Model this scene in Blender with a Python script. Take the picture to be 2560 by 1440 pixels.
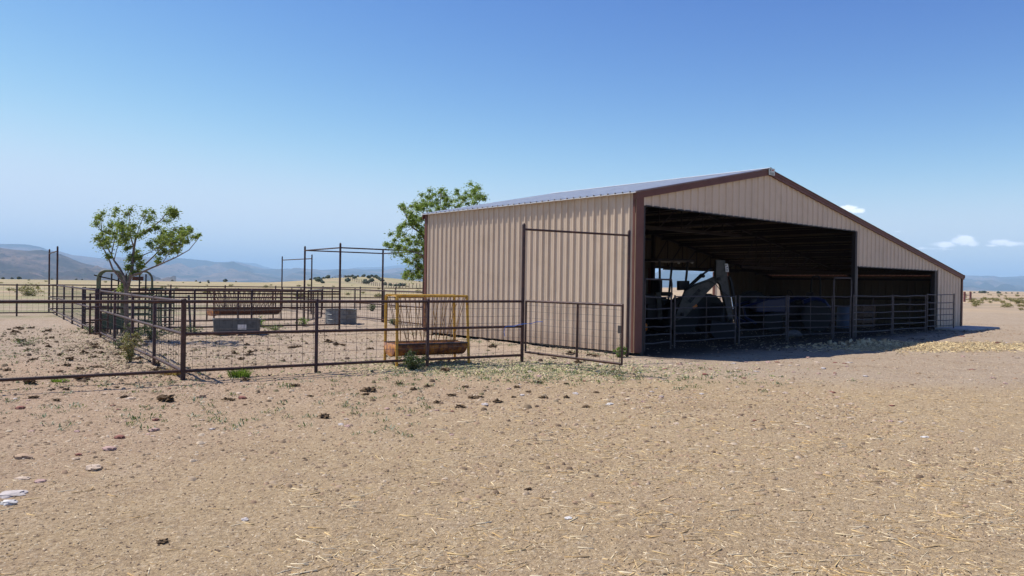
import bpy, bmesh, math, random
import numpy as np
from mathutils import Vector, Matrix, noise
R = math.radians
rnd = random.Random(7)
for o in list(bpy.data.objects): bpy.data.objects.remove(o)
scene = bpy.context.scene
C = scene.collection

# ------------------------------------------------------------------ camera
F_PX, PITCH, ROLL, EYE = 1890.0, -6.5e-3, 15e-3, 1.65
cam_d = bpy.data.cameras.new('camera'); cam = bpy.data.objects.new('camera', cam_d); C.objects.link(cam)
cam_d.sensor_width = 36; cam_d.lens = F_PX / 2560 * 36; cam_d.clip_start = 0.1; cam_d.clip_end = 90000
_F = Vector((0, math.cos(PITCH), math.sin(PITCH))); _U0 = Vector((0, -math.sin(PITCH), math.cos(PITCH))); _R0 = Vector((1, 0, 0))
_R = _R0 * math.cos(ROLL) + _U0 * math.sin(ROLL); _U = -_R0 * math.sin(ROLL) + _U0 * math.cos(ROLL)
cam.matrix_world = Matrix(((_R.x, _U.x, -_F.x, 0), (_R.y, _U.y, -_F.y, 0), (_R.z, _U.z, -_F.z, EYE), (0, 0, 0, 1)))
scene.camera = cam
def ray(x, y): return _R * ((x - 1280) / F_PX) - _U * ((y - 720) / F_PX) + _F
def at(x, y, z=0.0):
    d = ray(x, y); t = (z - EYE) / d.z; return Vector((d.x * t, d.y * t, z))
def atY(x, y, Y):
    d = ray(x, y); t = Y / d.y; return Vector((d.x * t, Y, d.z * t + EYE))

# ------------------------------------------------------------------ light
SUN_EL = R(57.5); SUN_H = Vector((-0.924, 0.383)).normalized()
sd = Vector((SUN_H.x * math.cos(SUN_EL), SUN_H.y * math.cos(SUN_EL), math.sin(SUN_EL)))
sun_d = bpy.data.lights.new('sun', 'SUN'); sun_d.energy = 5.0; sun_d.angle = R(0.53); sun_d.color = (1.0, 0.955, 0.89)
sun = bpy.data.objects.new('sun', sun_d); C.objects.link(sun)
sun.rotation_euler = sd.to_track_quat('Z', 'Y').to_euler(); sun.location = (0, 0, 60)
world = bpy.data.worlds.new('World'); scene.world = world; world.use_nodes = True
scene.view_settings.view_transform = 'Standard'; scene.view_settings.look = 'None'
scene.view_settings.exposure = 0.24; scene.view_settings.gamma = 1.0
scene.render.engine = 'CYCLES'; scene.cycles.diffuse_bounces = 2; scene.cycles.volume_bounces = 1

class NT:
    """short-hand for building node trees"""
    def __init__(s, tree): s.t = tree; s.n = tree.nodes; s.l = tree.links
    def new(s, typ, **kw):
        n = s.n.new(typ)
        for k, v in kw.items(): setattr(n, k, v)
        return n
    def put(s, sock, v):
        if isinstance(v, bpy.types.NodeSocket): s.l.new(v, sock)
        elif isinstance(v, (tuple, list)) and len(v) == 3 and sock.type == 'RGBA': sock.default_value = (*v, 1)
        else: sock.default_value = v
    def math(s, op, a, b=0.0, c=0.0, clamp=False):
        n = s.new('ShaderNodeMath', operation=op); n.use_clamp = clamp
        s.put(n.inputs[0], a); s.put(n.inputs[1], b)
        if len(n.inputs) > 2: s.put(n.inputs[2], c)
        return n.outputs[0]
    def mix(s, f, a, b, mode='MIX'):
        n = s.new('ShaderNodeMix', data_type='RGBA', blend_type=mode)
        s.put(n.inputs[0], f); s.put(n.inputs[6], a); s.put(n.inputs[7], b); return n.outputs[2]
    def noise(s, vec, scale, detail=4.0, rough=0.6, dist=0.0):
        n = s.new('ShaderNodeTexNoise'); s.put(n.inputs['Vector'], vec)
        n.inputs['Scale'].default_value = scale; n.inputs['Detail'].default_value = detail
        n.inputs['Roughness'].default_value = rough; n.inputs['Distortion'].default_value = dist
        return n.outputs['Fac']
    def vor(s, vec, scale, feature='F1', out='Distance', rand=1.0):
        n = s.new('ShaderNodeTexVoronoi', feature=feature); s.put(n.inputs['Vector'], vec)
        n.inputs['Scale'].default_value = scale; n.inputs['Randomness'].default_value = rand
        return n.outputs[out]
    def ramp(s, f, a, b):
        n = s.new('ShaderNodeMapRange', interpolation_type='SMOOTHSTEP'); s.put(n.inputs['Value'], f)
        n.inputs['From Min'].default_value = a; n.inputs['From Max'].default_value = b
        return n.outputs[0]
    def scalevec(s, vec, sc):
        n = s.new('ShaderNodeVectorMath', operation='MULTIPLY'); s.put(n.inputs[0], vec); n.inputs[1].default_value = sc
        return n.outputs[0]

def build_world():
    w = NT(world.node_tree); w.n.clear()
    out = w.new('ShaderNodeOutputWorld'); bg = w.new('ShaderNodeBackground')
    sky = w.new('ShaderNodeTexSky'); sky.sky_type = 'NISHITA'; sky.sun_disc = False
    sky.sun_elevation = SUN_EL; sky.sun_rotation = math.atan2(SUN_H.x, SUN_H.y)
    sky.altitude = 1500; sky.air_density = 1.0; sky.dust_density = 0.4; sky.ozone_density = 2.5
    tc = w.new('ShaderNodeTexCoord'); sep = w.new('ShaderNodeSeparateXYZ'); w.l.new(tc.outputs['Generated'], sep.inputs[0])
    x, y, z = sep.outputs
    u = w.math('DIVIDE', x, w.math('MAXIMUM', y, 0.05)); v = w.math('DIVIDE', z, w.math('MAXIMUM', y, 0.05))
    comb = w.new('ShaderNodeCombineXYZ'); w.l.new(u, comb.inputs[0]); w.l.new(w.math('MULTIPLY', v, 1.7), comb.inputs[1])
    nz = w.noise(comb.outputs[0], 62, 6, 0.55); nz2 = w.noise(comb.outputs[0], 14, 3, 0.5)
    total = None
    for (px, py, hw, hh, amp) in [(2122, 522, 22, 9, 1), (2143, 527, 20, 7, 1), (2110, 530, 18, 5, .6), (2244, 579, 26, 3.6, .5),
                                  (2360, 612, 34, 8, .9), (2408, 601, 30, 13, 1), (2432, 608, 22, 9, .9), (2330, 621, 46, 5, .6), (2380, 624, 40, 4, .55),
                                  (2500, 606, 30, 8, 1), (2535, 609, 34, 7, .9), (2480, 614, 30, 4, .7)]:
        d = ray(px, py); cu, cv = d.x / d.y, d.z / d.y
        su, sv = hw / F_PX, hh / F_PX
        du = w.math('DIVIDE', w.math('SUBTRACT', u, cu), su); dv = w.math('DIVIDE', w.math('SUBTRACT', v, cv), sv)
        r2 = w.math('ADD', w.math('MULTIPLY', du, du), w.math('MULTIPLY', dv, dv))
        m = w.math('MULTIPLY', w.math('POWER', 2.718, w.math('MULTIPLY', r2, -0.8)), amp)
        total = m if total is None else w.math('MAXIMUM', total, m)
    dens = w.math('ADD', total, w.math('MULTIPLY', w.math('SUBTRACT', nz, 0.5), 0.95))
    mask = w.math('MULTIPLY', w.ramp(dens, 0.30, 0.78), w.math('GREATER_THAN', y, 0.05))
    mask = w.math('MULTIPLY', mask, w.math('MULTIPLY', w.ramp(total, 0.06, 0.35), 0.9))
    shade = w.mix(w.ramp(w.math('ADD', nz, w.math('MULTIPLY', total, 0.4)), 0.45, 0.95), (6.0, 6.4, 7.0), (8.6, 8.7, 8.8))
    sc_ = w.new('ShaderNodeSeparateColor'); w.l.new(sky.outputs[0], sc_.inputs[0]); cc_ = w.new('ShaderNodeCombineColor')
    for i, (ref, val, g) in enumerate([(2.4, 1.72, 2.3), (3.8, 3.25, 1.9), (6.3, 5.7, 1.1)]):
        a_ = w.math('MULTIPLY', w.math('POWER', w.math('DIVIDE', sc_.outputs[i], ref), g), val); cap = (4.3, 5.0, 6.2)[i]
        w.l.new(w.math('DIVIDE', w.math('MULTIPLY', a_, cap), w.math('POWER', w.math('ADD', w.math('POWER', a_, 4.0), cap ** 4), 0.25)), cc_.inputs[i])
    col = w.mix(mask, cc_.outputs[0], shade)
    w.l.new(col, bg.inputs[0]); bg.inputs[1].default_value = SKY_STRENGTH
    w.l.new(bg.outputs[0], out.inputs[0])
SKY_STRENGTH = 0.15
build_world()

# ------------------------------------------------------------------ materials
MATS = {}
def mat(name, col, rough=0.7, metal=0.0, col2=None, nscale=6.0, bump=0.0, bscale=40.0, thr=(0.45, 0.65), spec=0.5, detail=5):
    if name in MATS: return MATS[name]
    m = bpy.data.materials.new(name); m.use_nodes = True; w = NT(m.node_tree)
    b = w.n['Principled BSDF']; b.inputs['Roughness'].default_value = rough; b.inputs['Metallic'].default_value = metal
    b.inputs['Specular IOR Level'].default_value = spec
    tc = w.new('ShaderNodeTexCoord')
    if col2 is not None:
        f = w.ramp(w.noise(tc.outputs['Object'], nscale, detail, 0.65), *thr)
        w.put(b.inputs['Base Color'], w.mix(f, col, col2))
    else: b.inputs['Base Color'].default_value = (*col, 1)
    if bump > 0:
        bn = w.new('ShaderNodeBump'); bn.inputs['Strength'].default_value = bump; bn.inputs['Distance'].default_value = 0.02
        w.l.new(w.noise(tc.outputs['Object'], bscale, 4, 0.6), bn.inputs['Height']); w.l.new(bn.outputs[0], b.inputs['Normal'])
    MATS[name] = m; return m
M_PIPE = mat('maroon_pipe', (0.055, 0.028, 0.022), 0.5, 0.0, (0.10, 0.045, 0.03), 5, 0.15, 60, spec=0.35)
M_PIPE2 = mat('dusty_pipe', (0.085, 0.07, 0.07), 0.5, 0.1, (0.05, 0.035, 0.032), 7)
M_WIRE = mat('fence_wire', (0.06, 0.05, 0.045), 0.6, 0.2)
M_TAN = mat('tan_sheet', (0.66, 0.525, 0.385), 0.5, 0.0, (0.61, 0.48, 0.345), 1.5, 0.03, 3, spec=0.2)
def tan_sheet():
    m = MATS['tan_sheet']; w = NT(m.node_tree); b = w.n['Principled BSDF']; tc = w.new('ShaderNodeTexCoord'); P = tc.outputs['Object']
    sp_ = w.new('ShaderNodeSeparateXYZ'); w.l.new(P, sp_.inputs[0])
    fx = w.math('FLOOR', w.math('DIVIDE', w.math('ADD', sp_.outputs[0], .5), .915)); fy = w.math('FLOOR', w.math('DIVIDE', w.math('ADD', sp_.outputs[1], .5), .915))
    wn = w.new('ShaderNodeTexWhiteNoise', noise_dimensions='1D'); w.l.new(w.math('ADD', w.math('MULTIPLY', fx, 3.1), w.math('MULTIPLY', fy, 7.7)), wn.inputs['W'])
    st = w.noise(w.scalevec(P, (9, 9, .5)), 1.0, 5, 0.6)
    base = b.inputs['Base Color'].links[0].from_socket
    c = w.mix(w.math('MULTIPLY', wn.outputs['Value'], 0.12), base, (0.46, 0.38, 0.30))
    c = w.mix(w.math('MULTIPLY', w.ramp(st, 0.52, 0.75), 0.22), c, (0.44, 0.35, 0.26))
    dirt = w.ramp(w.math('ADD', sp_.outputs[2], w.math('MULTIPLY', w.math('SUBTRACT', w.noise(P, 5, 5, .7), .5), .7)), .62, .05)
    c = w.mix(w.math('MULTIPLY', dirt, 0.5), c, (0.36, 0.25, 0.17)); w.l.new(c, b.inputs['Base Color'])
tan_sheet()
M_TAN_SHADE = mat('tan_sheet_shaded', (0.13, 0.105, 0.075), 0.85, spec=0.2)  # dark copy of the tan sheet: interior shade put into the colour
M_BROWN = mat('brown_trim', (0.155, 0.062, 0.044), 0.55, 0.0, (0.13, 0.05, 0.036), 3, spec=0.3)
M_ROOF = mat('galvalume_roof', (0.74, 0.75, 0.72), 0.42, 0.25, (0.66, 0.67, 0.65), 2.0)
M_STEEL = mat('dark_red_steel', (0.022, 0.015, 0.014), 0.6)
M_GALV = mat('galvanised', (0.22, 0.23, 0.23), 0.55, 0.2, (0.15, 0.155, 0.155), 9)
M_TANK = mat('grey_tank', (0.125, 0.135, 0.135), 0.7, 0.0, (0.085, 0.09, 0.09), 8, spec=.2)
M_DIM = mat('faded_white', (0.22, 0.21, 0.19), 0.7)
M_RACK = mat('rack_bar', (0.42, 0.23, 0.05), 0.6, 0.0, (0.16, 0.08, 0.04), 16, thr=(.42, .56))
M_WHITE = mat('white_paint', (0.72, 0.70, 0.66), 0.5, 0, (0.6, 0.57, 0.5), 20)
M_YEL = mat('yellow_paint', (0.60, 0.33, 0.035), 0.5, 0.0, (0.30, 0.12, 0.03), 14, 0.1, 60, (0.52, 0.68))
M_RUST = mat('rusty_orange', (0.40, 0.16, 0.03), 0.75, 0.0, (0.15, 0.055, 0.03), 7, 0.2, 50, (0.38, 0.58))
M_RUST2 = mat('dark_rust', (0.16, 0.07, 0.04), 0.8, 0.0, (0.09, 0.05, 0.04), 12, 0.2, 50)
M_GREEN = mat('green_paint', (0.035, 0.085, 0.05), 0.5, 0.0, (0.09, 0.10, 0.05), 12)
M_GREEN2 = mat('faded_green_paint', (0.12, 0.15, 0.07), 0.55, 0.0, (0.14, 0.11, 0.06), 10)
M_BARK = mat('bark', (0.21, 0.165, 0.14), 0.9, 0, (0.12, 0.09, 0.075), 14, 0.4, 50)
M_CONC = mat('concrete', (0.42, 0.40, 0.37), 0.9, 0, (0.34, 0.32, 0.30), 4, 0.2, 30)
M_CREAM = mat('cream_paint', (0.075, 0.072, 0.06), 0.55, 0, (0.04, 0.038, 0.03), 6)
M_BLACK = mat('black_rubber', (0.02, 0.02, 0.02), 0.85)
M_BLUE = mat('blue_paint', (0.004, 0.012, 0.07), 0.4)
M_LBLUE = mat('pale_blue_plastic', (0.08, 0.105, 0.16), 0.6)
M_CHROME = mat('chrome_rod', (0.6, 0.65, 0.75), 0.15, 1.0)
M_ORANGE = mat('orange_paint', (0.65, 0.20, 0.01), 0.5)
M_RED = mat('red_paint', (0.4, 0.03, 0.03), 0.5)
M_WOOD = mat('weathered_wood', (0.20, 0.14, 0.10), 0.9, 0, (0.12, 0.08, 0.06), 10)
M_REDPOST = mat('red_brown_post', (0.17, 0.055, 0.05), 0.8)
M_ROPE = mat('blue_twine', (0.05, 0.2, 0.7), 0.7)
M_SIGN = mat('sign_white', (0.62, 0.66, 0.60), 0.5)
M_INK = mat('sign_ink', (0.03, 0.05, 0.04), 0.6)

def leafmat(name, c1, c2, trans=0.42):
    m = bpy.data.materials.new(name); m.use_nodes = True; w = NT(m.node_tree); w.n.clear()
    out = w.new('ShaderNodeOutputMaterial'); tc = w.new('ShaderNodeTexCoord')
    col = w.mix(w.ramp(w.noise(tc.outputs['Object'], 7, 3), 0.38, 0.62), c1, c2)
    p = w.new('ShaderNodeBsdfPrincipled'); p.inputs['Roughness'].default_value = 0.5; w.l.new(col, p.inputs['Base Color'])
    t = w.new('ShaderNodeBsdfTranslucent'); w.l.new(w.mix(0.4, col, (0.30, 0.42, 0.04)), t.inputs[0])
    ms = w.new('ShaderNodeMixShader'); ms.inputs[0].default_value = trans
    w.l.new(p.outputs[0], ms.inputs[1]); w.l.new(t.outputs[0], ms.inputs[2]); w.l.new(ms.outputs[0], out.inputs[0])
    return m
M_LEAF = leafmat('ash_leaves', (0.15, 0.21, 0.04), (0.31, 0.37, 0.085))
M_LEAF2 = leafmat('elm_leaves', (0.14, 0.22, 0.04), (0.31, 0.40, 0.08))
M_BUSH = leafmat('weed_leaves', (0.05, 0.085, 0.03), (0.09, 0.12, 0.04), 0.25)
M_DRYB = leafmat('dry_weed', (0.27, 0.25, 0.09), (0.36, 0.27, 0.12), 0.25)
M_GRASS = leafmat('grass_blades', (0.09, 0.17, 0.02), (0.17, 0.27, 0.04))
M_JUN = mat('juniper_green', (0.045, 0.065, 0.035), 0.9, 0, (0.07, 0.085, 0.05), 3)

# ------------------------------------------------------------------ object helpers
def tag(o, label=None, cat=None, group=None, kind=None):
    if label: o['label'] = label
    if cat: o['category'] = cat
    if group: o['group'] = group
    if kind: o['kind'] = kind
    return o
def thing(name, loc=(0, 0, 0), rz=0.0, label=None, cat=None, group=None):
    o = bpy.data.objects.new(name, None); C.objects.link(o); o.location = loc; o.rotation_euler = (0, 0, rz)
    o.empty_display_size = 0.3
    return tag(o, label, cat, group)
def inv_of(o):
    m = Matrix.Identity(4)
    while o is not None:
        m = Matrix.LocRotScale(o.location, o.rotation_euler.to_quaternion(), o.scale) @ m; o = o.parent
    return m.inverted()
def copy_tree(o, parent=None):
    c = o.copy(); C.objects.link(c); c.parent = parent
    for ch in [q for q in bpy.data.objects if q.parent == o]: copy_tree(ch, c)
    return c
class MB:
    def __init__(s): s.v = []; s.f = []
    def add(s, vs, fs):
        n = len(s.v); s.v += [tuple(q) for q in vs]; s.f += [tuple(i + n for i in f) for f in fs]; return s
    def box(s, c, size, rz=0.0, axes=None):
        hx, hy, hz = size[0] / 2, size[1] / 2, size[2] / 2
        if axes is None:
            ca, sa = math.cos(rz), math.sin(rz); ax, ay, az = Vector((ca, sa, 0)), Vector((-sa, ca, 0)), Vector((0, 0, 1))
        else: ax, ay, az = axes
        c = Vector(c)
        vs = [c + ax * (hx * i) + ay * (hy * j) + az * (hz * k) for i in (-1, 1) for j in (-1, 1) for k in (-1, 1)]
        return s.add(vs, [(0, 1, 3, 2), (4, 6, 7, 5), (0, 4, 5, 1), (2, 3, 7, 6), (0, 2, 6, 4), (1, 5, 7, 3)])
    def beam(s, a, b, w, h):
        a, b = Vector(a), Vector(b); d = (b - a); L = d.length; d.normalize()
        up = Vector((0, 0, 1)) if abs(d.z) < 0.98 else Vector((1, 0, 0))
        side = d.cross(up).normalized(); up = side.cross(d)
        return s.box((a + b) / 2, (L, w, h), axes=(d, side, up))
    def path(s, pts, r, n=8, caps=True, closed=False):
        pts = [Vector(p) for p in pts]; N = len(pts); rs = r if isinstance(r, (list, tuple)) else [r] * N
        vs = []; prev = None
        for i, p in enumerate(pts):
            if closed: d = pts[(i + 1) % N] - pts[i - 1]
            else: d = pts[min(i + 1, N - 1)] - pts[max(i - 1, 0)]
            d.normalize()
            if prev is None:
                up = Vector((0, 0, 1)) if abs(d.z) < 0.9 else Vector((1, 0, 0)); sx = d.cross(up).normalized()
            else: sx = (prev - d * prev.dot(d)).normalized()
            prev = sx; sy = d.cross(sx)
            for k in range(n):
                a = 2 * math.pi * k / n; vs.append(p + (sx * math.cos(a) + sy * math.sin(a)) * rs[i])
        fs = []
        for i in range(N if closed else N - 1):
            for k in range(n):
                a = i * n + k; b = i * n + (k + 1) % n; j = (i + 1) % N
                fs.append((a, b, j * n + (k + 1) % n, j * n + k))
        if caps and not closed: fs.append(tuple(range(n))[::-1]); fs.append(tuple((N - 1) * n + k for k in range(n)))
        return s.add(vs, fs)
    def tube(s, a, b, r, n=8, caps=True): return s.path([a, b], r, n, caps)
    def lathe(s, prof, n=24, axis='z', c=(0, 0, 0)):
        vs = []; N = len(prof)
        for (r, h) in prof:
            for k in range(n):
                a = 2 * math.pi * k / n; q = (r * math.cos(a), r * math.sin(a), h)
                if axis == 'y': q = (q[0], q[2], q[1])
                if axis == 'x': q = (q[2], q[0], q[1])
                vs.append((q[0] + c[0], q[1] + c[1], q[2] + c[2]))
        fs = [(i * n + k, i * n + (k + 1) % n, (i + 1) * n + (k + 1) % n, (i + 1) * n + k) for i in range(N - 1) for k in range(n)]
        fs.append(tuple(range(n))[::-1]); fs.append(tuple((N - 1) * n + k for k in range(n)))
        return s.add(vs, fs)
    def prism(s, poly, y0, y1):
        """polygon in the local xz plane extruded along y"""
        n = len(poly); vs = [(p[0], y0, p[1]) for p in poly] + [(p[0], y1, p[1]) for p in poly]
        fs = [tuple(range(n)), tuple(range(n, 2 * n))[::-1]] + [(i, i + n, (i + 1) % n + n, (i + 1) % n) for i in range(n)]
        return s.add(vs, fs)
    def build(s, name, m, parent=None, world=False, smooth=None, bevel=0.0):
        vs = s.v
        if world and parent is not None:
            inv = inv_of(parent); vs = [inv @ Vector(q) for q in vs]
        me = bpy.data.meshes.new(name); me.from_pydata([tuple(q) for q in vs], [], s.f); me.update()
        me.materials.append(m)
        if smooth:
            for p in me.polygons: p.use_smooth = True
            me.set_sharp_from_angle(angle=R(smooth))
        o = bpy.data.objects.new(name, me); C.objects.link(o)
        if parent is not None: o.parent = parent
        if bevel > 0:
            b = o.modifiers.new('bevel', 'BEVEL'); b.width = bevel; b.segments = 2; b.limit_method = 'ANGLE'
        return o
def fast_mesh(name, V, Fq, m, parent=None, smooth=False):
    """numpy verts (N,3) and faces (M,k) to an object"""
    V = np.asarray(V, dtype=np.float32); Fq = np.asarray(Fq, dtype=np.int32); k = Fq.shape[1]
    me = bpy.data.meshes.new(name); me.vertices.add(len(V)); me.vertices.foreach_set('co', V.ravel())
    me.loops.add(Fq.size); me.loops.foreach_set('vertex_index', Fq.ravel())
    me.polygons.add(len(Fq)); me.polygons.foreach_set('loop_start', np.arange(0, Fq.size, k, dtype=np.int32))
    me.polygons.foreach_set('loop_total', np.full(len(Fq), k, dtype=np.int32))
    if smooth: me.polygons.foreach_set('use_smooth', np.ones(len(Fq), dtype=bool))
    me.update(calc_edges=True); me.materials.append(m)
    o = bpy.data.objects.new(name, me); C.objects.link(o)
    if parent is not None: o.parent = parent
    return o

# ------------------------------------------------------------------ terrain
def sstep(a, b, x):
    t = min(1.0, max(0.0, (x - a) / (b - a))); return t * t * (3 - 2 * t)
def gz(x, y, fine=True):
    d = math.hypot(x, y)
    z = 0.0
    # low rise with junipers, the plain then falls away into the valley on the left
    z += 3.4 * math.exp(-((x + 62) / 26) ** 2 - ((y - 330) / 70) ** 2)
    left = sstep(200, -600, x - 0.25 * (y - 300)) if y > 0 else 0
    z -= 26 * sstep(380, 1500, d) * left + 3.0 * sstep(900, 5000, d) * (1 - left)
    z += 0.12 * sstep(8, 16, x) * sstep(14, 26, y) * sstep(70, 40, d)
    if fine:
        k = sstep(9000, 600, d)
        z += 0.25 * k * noise.noise(Vector((x * 0.01, y * 0.01, 0))) * sstep(50, 140, d)
        z += 0.10 * noise.noise(Vector((x * 0.05, y * 0.05, 3))) * sstep(35, 120, d)
        if d < 70:
            p = Vector((x, y, 0))
            pen = sstep(0.2, -0.8, (x + 5.31) * 0.544 - (y - 12.24) * 0.839)      # churned soil behind the near rail
            a = 0.010 + 0.022 * pen
            z += a * 0.9 * noise.noise(p * 1.1) + a * noise.noise(p * 3.1 + Vector((5, 0, 0))) + a * 0.8 * noise.noise(p * 7.3) + a * 0.55 * noise.noise(p * 17)
            if d < 30: z += 0.0035 * noise.noise(p * 38) 
            # wheel ruts in front of the barn
            q = (x - 10) * 0.25 + (y - 17.6)
            if 4 < x < 26: z -= 0.03 * math.exp(-((q) / 0.18) ** 2) + 0.025 * math.exp(-((q - 1.6) / 0.18) ** 2)
    return z
def build_ground():
    radii = []; r = 1.0
    while r < 62: radii.append(r); r *= 1.0115 if r < 30 else 1.02
    while r < 42000: radii.append(r); r *= 1.055
    ang = []; a = -44.0
    while a <= 44: ang.append(a); a += 0.2
    rest = np.linspace(44, 316, 70)[1:-1]; ang += list(rest)
    ang = [R(q) for q in ang]; na = len(ang)
    V = [(0, 0, 0)]; Fs = []
    for r in radii:
        for a in ang:
            x, y = r * math.sin(a), r * math.cos(a); V.append((x, y, gz(x, y)))
    V[0] = (0, 0, 0)
    nr = len(radii); idx = np.arange(nr * na).reshape(nr, na) + 1
    q = np.stack([idx[:-1], np.roll(idx[:-1], -1, 1), np.roll(idx[1:], -1, 1), idx[1:]], -1).reshape(-1, 4)[:, ::-1]
    o = fast_mesh('ground', V, q, ground_mat(), smooth=True)
    bm = bmesh.new(); bm.from_mesh(o.data); bm.verts.ensure_lookup_table()
    for k in range(na): bm.faces.new((bm.verts[0], bm.verts[1 + (k + 1) % na], bm.verts[1 + k])).smooth = True
    bmesh.ops.recalc_face_normals(bm, faces=bm.faces[:])
    bm.to_mesh(o.data); bm.free()
    tag(o, kind='structure')
def ground_mat():
    m = bpy.data.materials.new('dirt_ground'); m.use_nodes = True; w = NT(m.node_tree); b = w.n['Principled BSDF']
    b.inputs['Roughness'].default_value = 0.95; b.inputs['Specular IOR Level'].default_value = 0.15
    tc = w.new('ShaderNodeTexCoord'); P = tc.outputs['Object']; sep = w.new('ShaderNodeSeparateXYZ'); w.l.new(P, sep.inputs[0])
    X, Y = sep.outputs[0], sep.outputs[1]
    n_big = w.noise(P, 0.16, 3, 0.5); n_mid = w.noise(P, 1.3, 5, 0.65); n_fine = w.noise(P, 22, 6, 0.75); n_vf = w.noise(P, 95, 4, 0.7)
    sand = (0.425, 0.305, 0.168); pink = (0.40, 0.27, 0.185); grey = (0.385, 0.305, 0.23); dark = (0.16, 0.11, 0.075); pale = (0.60, 0.50, 0.37)
    # reddish soil on the left and by the pens, greyer gravel in front of the barn, sandy straw-mixed soil in front
    left = w.ramp(w.math('ADD', w.math('SUBTRACT', w.math('MULTIPLY', Y, 0.5), X), w.math('MULTIPLY', w.math('SUBTRACT', n_big, 0.5), 10)), 4.0, 10.5)
    c = w.mix(w.math('MULTIPLY', left, 0.75), sand, pink)
    gr = w.ramp(w.math('ADD', w.math('ADD', w.math('MULTIPLY', X, 0.12), Y), w.math('MULTIPLY', w.math('SUBTRACT', n_big, 0.5), 5)), 12.2, 15.5)
    c = w.mix(w.math('MULTIPLY', gr, 0.72), c, grey)
    c = w.mix(w.math('MULTIPLY', w.ramp(n_mid, 0.52, 0.72), 0.35), c, (0.47, 0.36, 0.25))
    c = w.mix(w.math('MULTIPLY', w.ramp(n_mid, 0.5, 0.30), 0.35), c, (0.30, 0.20, 0.135))
    n_b2 = w.noise(w.scalevec(P, (.5, 1, 1)), 0.55, 4, 0.6)
    c = w.mix(w.math('MULTIPLY', w.ramp(n_b2, 0.48, 0.66), 0.38), c, (0.31, 0.215, 0.12))
    qq = w.math('ADD', w.math('MULTIPLY', w.math('SUBTRACT', X, 10), 0.25), w.math('SUBTRACT', Y, 17.6))
    for o_, wd_ in ((0.0, .22), (1.6, .2), (-2.3, .18)):
        tr_ = w.math('MULTIPLY', w.ramp(w.math('ABSOLUTE', w.math('ADD', w.math('SUBTRACT', qq, o_), w.math('MULTIPLY', w.math('SUBTRACT', n_mid, .5), .5))), wd_, .03), w.math('MULTIPLY', w.ramp(X, 3, 7), w.ramp(n_mid, .42, .55)))
        c = w.mix(w.math('MULTIPLY', tr_, 0.45), c, (0.22, 0.15, 0.095))
    # litter: fine dark and pale specks
    c = w.mix(w.math('MULTIPLY', w.ramp(n_fine, 0.49, 0.41), 0.42), c, dark)
    c = w.mix(w.math('MULTIPLY', w.ramp(n_fine, 0.53, 0.62), 0.45), c, pale)
    c = w.mix(w.math('MULTIPLY', w.ramp(n_vf, 0.47, 0.39), 0.55), c, dark)
    c = w.mix(w.math('MULTIPLY', w.ramp(n_vf, 0.55, 0.63), 0.5), c, pale)
    n_md = w.noise(P, 7.5, 5, 0.7)
    c = w.mix(w.math('MULTIPLY', w.ramp(n_md, 0.46, 0.36), 0.40), c, (0.24, 0.165, 0.10))
    c = w.mix(w.math('MULTIPLY', w.ramp(n_md, 0.55, 0.66), 0.30), c, (0.56, 0.45, 0.29))
    # the far plain is covered by dry grass with greener and barer bands
    d = w.new('ShaderNodeVectorMath', operation='LENGTH'); w.l.new(P, d.inputs[0]); D = d.outputs['Value']
    S = w.scalevec(P, (0.35, 1.0, 1.0))
    nb = w.noise(S, 0.045, 4, 0.6); ng = w.noise(S, 0.5, 6, 0.75)
    grass = w.mix(w.ramp(ng, 0.4, 0.6), (0.40, 0.285, 0.17), (0.49, 0.37, 0.24))
    bare = w.mix(w.ramp(ng, 0.45, 0.62), (0.38, 0.28, 0.20), (0.28, 0.235, 0.14))
    grassf = w.mix(w.ramp(nb, 0.50, 0.42), grass, bare)
    grassf = w.mix(w.math('MULTIPLY', w.ramp(ng, 0.57, 0.68), 0.35), grassf, (0.17, 0.155, 0.085))
    far = w.ramp(w.math('ADD', D, w.math('MULTIPLY', w.math('SUBTRACT', nb, 0.5), 50)), 48, 92)
    c = w.mix(far, c, grassf)
    gp = w.math('MULTIPLY', w.ramp(w.noise(P, 0.11, 3), 0.35, 0.5), w.math('MULTIPLY', w.ramp(D, 33, 38), w.ramp(X, -8, -20)))
    c = w.mix(w.math('MULTIPLY', w.math('MULTIPLY', gp, 0.55), w.ramp(ng, 0.35, 0.6)), c, (0.17, 0.22, 0.07))
    # green tinge of spilt hay and sprouting grass around the hay feeder and gate
    fx = w.math('SUBTRACT', X, -0.3); fy = w.math('SUBTRACT', Y, 14.6)
    fr = w.math('ADD', w.math('MULTIPLY', w.math('MULTIPLY', fx, fx), 0.16), w.math('MULTIPLY', fy, fy))
    gm = w.math('MULTIPLY', w.ramp(w.math('ADD', fr, w.math('MULTIPLY', n_mid, 2.0)), 3.4, 1.2), w.ramp(n_fine, 0.40, 0.6))
    c = w.mix(w.math('MULTIPLY', gm, 0.4), c, (0.40, 0.36, 0.19))
    # indoor shade under the barn roof, painted as a dark soil colour
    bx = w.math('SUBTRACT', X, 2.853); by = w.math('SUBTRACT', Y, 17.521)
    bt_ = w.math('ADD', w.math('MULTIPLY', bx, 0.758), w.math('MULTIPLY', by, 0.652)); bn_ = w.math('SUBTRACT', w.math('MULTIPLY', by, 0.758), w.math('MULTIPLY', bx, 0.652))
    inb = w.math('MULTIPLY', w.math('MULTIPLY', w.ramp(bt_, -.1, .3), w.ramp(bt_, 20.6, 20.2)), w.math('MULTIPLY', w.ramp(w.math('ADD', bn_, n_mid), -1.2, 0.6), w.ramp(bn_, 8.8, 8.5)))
    c = w.mix(w.math('MULTIPLY', inb, 0.92), c, (0.05, 0.036, 0.025))
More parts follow.
